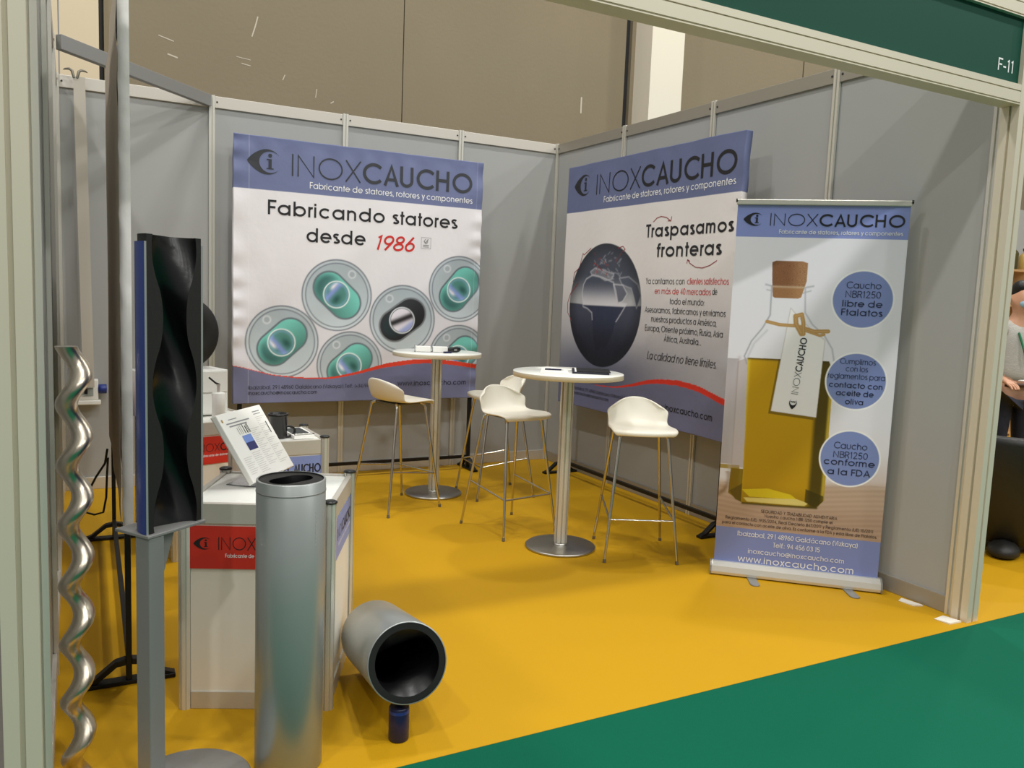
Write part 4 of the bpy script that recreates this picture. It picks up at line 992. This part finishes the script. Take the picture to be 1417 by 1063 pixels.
# polished rotor leaning by the left wall
ro = empty('rotor', (-3.722, -3.715, 0)); tag(ro, 'polished wavy steel rotor standing upright beside the left wall', 'rotor')
n, nz, RH = 28, 260, 1.262; vs = []
for i in range(nz+1):
    z = RH*i/nz; ph = 2*PI*(z-RH+.075)/.172; cx, cy = .0185*math.cos(ph)+.004*z/RH, .0185*math.sin(ph)
    for k in range(n): a = 2*PI*k/n; vs.append((cx+.0285*math.cos(a), cy+.0285*math.sin(a), z))
m = MB(); m.add(vs, [(i*n+k, i*n+(k+1) % n, (i+1)*n+(k+1) % n, (i+1)*n+k) for i in range(nz) for k in range(n)], 0, True)
m.add(vs[:n], [tuple(range(n))[::-1]]); m.add(vs[-n:], [tuple(range(n))], 1)
m.build('spiral_body', ['steel', 'brushed'], ro)

# =================================================================== AT THE LEFT BACK CORNER
hp = empty('hanging_strip', (-3.660, -.10, 0)); tag(hp, 'beige strap hooked over the left end of the back wall', 'strap')
m = MB(); vs = []; nn = 40
for i in range(nn+1):
    z = .72+(2.735-.72)*i/nn; x = .028*(1-(z-.72)/2.0); y = -.004+.003*math.sin(z*5)
    vs += [(x-.034, y, z), (x+.034, y, z), (x+.034, y+.006, z), (x-.034, y+.006, z)]
m.add(vs, [(i*4+k, i*4+(k+1) % 4, i*4+4+(k+1) % 4, i*4+4+k) for i in range(nn) for k in range(4)]+[(3,2,1,0), (nn*4, nn*4+1, nn*4+2, nn*4+3)], 0); m.build('strap', 'strap', hp)
m = MB()
for s in (-1, 1):
    m.tube([(s*.009-.02, .0, 2.725), (s*.02-.02, .0, 2.768), (s*.036-.02, .010, 2.780), (s*.058-.02, .02, 2.778), (s*.07-.02, .022, 2.772)], [.008, .009, .008, .006, .002], 8)
    m.build('hook', 'alu_dk', hp); m = MB()
sk = empty('socket_box', (-3.625, -.012, .60)); tag(sk, 'small white electric socket box with a blue socket on the back wall', 'socket box')
m = MB(); m.box((-.085, -.075, 0), (.065, 0, .03)); m.box((-.085, -.07, .03), (.05, 0, .17)); m.build('housing', 'boxwhite', sk, .006)
m = MB(); m.lathe([(0, 0), (.03, 0), (.032, .02), (.032, .05), (.026, .052), (0, .045)], 20, mx=Matrix.Translation((.05, -.045, .105)) @ Matrix.Rotation(PI/2, 4, 'Y')); m.build('blue_socket', 'socketblue', sk)
m = MB(); m.box((-.05, -.075, .06), (.02, -.0705, .13)); m.build('breaker_window', 'clear', sk); m = MB(); m.box((-.035, -.078, .075), (-.015, -.0755, .11)); m.build('switch', 'black', sk)
m = MB(); pts = [(-3.60, -.09, .62)]
cab = [(-3.562, -1.2925, .52), (-3.575, -1.30, .44), (-3.62, -1.27, .36), (-3.66, -1.24, .27), (-3.695, -1.22, .20), (-3.68, -1.215, .155), (-3.63, -1.22, .135), (-3.585, -1.24, .15), (-3.57, -1.26, .24), (-3.566, -1.28, .36), (-3.560, -1.293, .47)]
m.tube(cab, .006, 8); tag(m.build('loose_cable', 'black'), 'loop of black cable hanging behind the edge-on banner', 'cable')
for nm, pts, lab in [('paper_tape', [(-.03,-3.66),(-.03,-3.78),(-.075,-3.76),(-.08,-3.68)], 'scrap of white tape on the yellow carpet nearer the roll-up banner'), ('paper_tape', [(-.05,-3.90),(-.045,-3.99),(-.125,-3.985),(-.13,-3.91)], 'scrap of white tape on the carpet edge at the foot of the right post')]:
    m = MB(); z = .002; vs = [(x, y, zz) for zz in (.0005, .0025) for x, y in pts]; m.add(vs, [(3,2,1,0),(4,5,6,7),(0,1,5,4),(1,2,6,5),(2,3,7,6),(3,0,4,7)]); m.v = [(x, y, z+(.006 if i in (5, 6) else 0)) for i, (x, y, z) in enumerate(m.v)]
    tag(m.build(nm, 'tape'), lab, 'tape', 'scraps of tape')

# =================================================================== NEXT STAND ON THE RIGHT
struct(bx((.06, .0, 0), (10, .03, 2.76), 'wall_neighbour', 'panel'))
sh = empty('shelf_unit', (6.1, -.32, 0)); tag(sh, 'pale wooden shelf unit at the back of the next stand', 'shelves')
for x in (-.62, .12, .9):
    m = MB(); m.box((x-.012, -.15, 0), (x+.012, .15, 2.0)); m.build('upright', 'wood', sh)
for z in (.04, .42, .80, 1.18, 1.56, 1.97):
    m = MB(); m.box((-.608, -.15, z-.012), (.108, .15, z+.012)); m.build('shelf', 'wood', sh)
    m = MB(); m.box((.132, -.15, z-.012), (.888, .15, z+.012)); m.build('shelf', 'wood', sh)
def bottle(x, z, h, r, mt, lab, cap='black'):
    o = empty('bottle', (6.1+x, -.36, z+.0125)); tag(o, lab, 'bottle', 'bottles on the shelf unit')
    m = MB(); m.lathe([(0, 0), (r*.95, 0), (r, .01), (r, h*.62), (r*.8, h*.72), (r*.36, h*.8), (r*.36, h*.92), (0, h*.92)], 20); m.build('body', mt, o)
    m = MB(); m.lathe([(r*.42, h*.9), (r*.42, h), (0, h)], 14); m.build('cap', cap, o)
bottle(-.03, 1.97, .30, .07, 'olive', 'dark olive bottle on top of the wooden shelf unit')
bottle(.22, 1.97, .26, .06, 'gold', 'golden bottle on top of the wooden shelf unit')
for z, xs, nm in [(1.56, (-.22, -.05, .06), 'top'), (1.18, (-.26, -.12, .03), 'middle'), (.80, (-.3, -.14, .02), 'lower'), (.42, (-.3, -.1), 'lowest')]:
    for i, x in enumerate(xs): bottle(x, z, .17+.03*((i*7) % 3), .038, 'glass', 'small clear glass bottle on the %s inner shelf, %s in its row' % (nm, ['leftmost', 'next to the left', 'rightmost'][i if len(xs) == 3 else i*2]), 'rail')

# black tub armchair on the next stand
ac = empty('tub_armchair', (1.44, -3.30, 0), .15); tag(ac, 'big black rounded tub armchair on the yellow carpet of the next stand', 'armchair')
n = 48; prof_o = [(.14, .045), (.20, .06), (.27, .15), (.36, .34), (.42, .55), (.455, .70), (.452, .735)]; prof_i = [(.40, .745), (.37, .72), (.36, .52), (.34, .44)]
def shell(prof):
    vs = []
    for r_, z in prof:
        for k in range(n):
            a = 2*PI*k/n; dip = .20*max(0, math.cos(a+PI*.5-2.2))**3 if z > .5 else 0
            vs.append((r_*math.cos(a), r_*math.sin(a), z-dip*(z-.45)/.3))
    return vs
m = MB(); v_ = shell(prof_o+prof_i+[(.0001, .43)]); P_ = len(prof_o)+len(prof_i)+1
m.add(v_, [(i*n+k, i*n+(k+1) % n, (i+1)*n+(k+1) % n, (i+1)*n+k) for i in range(P_-1) for k in range(n)]+[tuple(range(n))[::-1]], 0, True); m.build('tub', 'armch', ac)
m = MB(); m.lathe([(0, .45), (.31, .45), (.335, .47), (.335, .50), (.30, .52), (0, .525)], 40); m.build('cushion', 'black', ac)
for a in (-2.80, -1.2, .35, 1.9):
    m = MB(); m.lathe([(0, 0), (.075, 0), (.10, .02), (.095, .055), (.06, .085), (0, .10)], 24, mx=Matrix.Translation((.235*math.cos(a), .235*math.sin(a), .0)) @ Matrix.Rotation(a, 4, 'Z') @ Matrix.Diagonal((1.35, .9, 1, 1))); m.build('foot', 'armch', ac)
ta = math.radians(-144); m = MB(); m.box((.428, -.045, .585), (.4515, .045, .685), 0, Matrix.Rotation(ta, 4, 'Z')); m.build('red_tag', 'redv', ac)
m = MB(); F = lambda x, y: Matrix.Rotation(ta, 4, 'Z') @ Vector((.4525, x, y)); ribbon(m, [(-.03, .60), (.0, .66), (.03, .60)], .008, F, 0); m.build('tag_mark', 'white', ac)

# ------------------------------------------------------------------ visitor on the next stand
def skin_body(name, chains, mt, parent=None, sub=2, root=(0, 0)):
    me = bpy.data.meshes.new(name); bm = bmesh.new(); sk_ = bm.verts.layers.skin.verify(); reg = {}
    for ch in chains:
        prev = None
        for p in ch:
            key = tuple(round(c, 4) for c in p[:3])
            if key not in reg:
                v = bm.verts.new(p[:3]); r_ = p[3]; v[sk_].radius = (r_, p[4] if len(p) > 4 else r_); reg[key] = v
            v = reg[key]
            if prev is not None and prev is not v and not bm.edges.get((prev, v)): bm.edges.new((prev, v))
            prev = v
    first = True
    for v in bm.verts: v[sk_].use_root = first; first = False
    bm.to_mesh(me); bm.free(); me.materials.append(MT[mt])
    o = bpy.data.objects.new(name, me); COL.objects.link(o); o.parent = parent
    a = o.modifiers.new('skin', 'SKIN'); a.use_smooth_shade = True
    b = o.modifiers.new('smooth', 'SUBSURF'); b.levels = sub; b.render_levels = sub
    return o
pe = empty('person', (2.34, -2.72, 0), -.55); pe.scale = (.95, .95, .95)
tag(pe, 'standing person in a grey shirt and pale blue mask behind the black armchair', 'person')
# local: faces -y; x to the person's left
pel = (0, 0, .98, .15, .11)
def hand(px, py, pz, dx, dy, s):
    base = (px, py, pz, .026, .018); palm = (px+dx*.07, py+dy*.07, pz-.02, .034, .016)
    out = [[base, palm]]
    for i, (f, l) in enumerate([(-.028, .07), (-.009, .08), (.010, .075), (.028, .06)]):
        qx, qy = px+dx*.085-dy*f, py+dy*.085+dx*f
        out.append([palm, (qx, qy, pz-.022, .009), (qx+dx*l*.55, qy+dy*l*.55, pz-.035, .008), (qx+dx*l*.9, qy+dy*l*.9, pz-.058, .007)])
    out.append([base, (px+dx*.03-dy*.04*s, py+dy*.03+dx*.04*s, pz-.01, .011), (px+dx*.065-dy*.055*s, py+dy*.065+dx*.055*s, pz-.018, .009)])
    return out
arms = []
R_arm = [(0, .01, 1.43, .07), (-.18, .01, 1.42, .058), (-.235, -.02, 1.27, .046), (-.26, -.04, 1.13, .038), (-.25, -.19, 1.06, .034), (-.23, -.30, 1.05, .026)]
L_arm = [(0, .01, 1.43, .07), (.18, .01, 1.42, .058), (.235, .0, 1.26, .046), (.255, .0, 1.13, .038), (.25, -.04, .99, .034), (.24, -.07, .87, .026)]
R_arm[-1] = (-.23, -.30, 1.05, .026, .018); L_arm[-1] = (.24, -.07, .87, .026, .018)
legs = [[pel, (s*.09, 0, .90, .085), (s*.10, -.01, .50, .055), (s*.105, .02, .27, .048), (s*.11, .02, .09, .036), (s*.115, -.05, .045, .038), (s*.12, -.14, .03, .032)] for s in (-1, 1)]
torso = [pel, (0, 0, 1.12, .14, .10), (0, .01, 1.28, .155, .11), (0, .01, 1.43, .07), (0, .0, 1.52, .055), (0, -.015, 1.585, .07, .075), (0, -.01, 1.66, .078, .095), (0, 0, 1.74, .055, .065)]
skin_body('body', [torso]+legs+[R_arm, L_arm]+hand(-.23, -.30, 1.05, .1, -.99, 1)+[[(0, -.01, 1.66, .078, .095), (0, -.105, 1.645, .012)], [(0, -.01, 1.66, .078, .095), (-.082, .01, 1.645, .014)], [(0, -.01, 1.66, .078, .095), (.082, .01, 1.645, .014)]], 'skin', pe)
e_ = lambda c, d=.012: tuple(list(c[:3])+[r_+d for r_ in c[3:]])
skin_body('shirt', [[(0, 0, .99, .165, .125), (0, 0, 1.12, .158, .118), (0, .01, 1.28, .172, .125), (0, .01, 1.42, .085)], [(0, .01, 1.42, .085)]+[e_(c, .016) for c in R_arm[1:5]], [(0, .01, 1.42, .085)]+[e_(c, .016) for c in L_arm[1:5]]], 'shirt', pe)
skin_body('trousers', [[(0, 0, 1.0, .158, .118), (s*.09, 0, .89, .102), (s*.10, -.01, .50, .074), (s*.105, .02, .27, .066), (s*.11, .02, .08, .06)] for s in (-1, 1)], 'trousers', pe)
skin_body('shoe', [[(.11, .05, .045, .05), (.118, -.06, .045, .052), (.125, -.17, .035, .042)]], 'black', pe, 1); skin_body('shoe', [[(-.11, .05, .045, .05), (-.118, -.06, .045, .052), (-.125, -.17, .035, .042)]], 'black', pe, 1)
skin_body('hair', [[(0, .045, 1.60, .066, .05), (0, .04, 1.68, .088, .08), (0, .015, 1.745, .078, .085), (0, -.055, 1.765, .06, .03)]], 'hair', pe)
skin_body('face_mask', [[(-.06, -.055, 1.615, .03, .03), (0, -.075, 1.612, .05, .042), (.06, -.055, 1.615, .03, .03)]], 'mask', pe)
m = MB(); m.lathe([(.138, .985), (.150, .985), (.150, 1.015), (.138, 1.015)], 32, mx=Matrix.Diagonal((1, .78, 1, 1))); m.build('belt', 'leather', pe)
skin_body('lanyard', [[(-.05, -.09, 1.40, .008), (-.02, -.142, 1.25, .009), (0, -.14, 1.16, .009)]], 'lanyard', pe, 1)
tag(bx((2.03, -3.02, 1.000), (2.17, -2.93, 1.006), 'paper_sheet', 'paper'), 'white paper held by the standing person', 'paper')
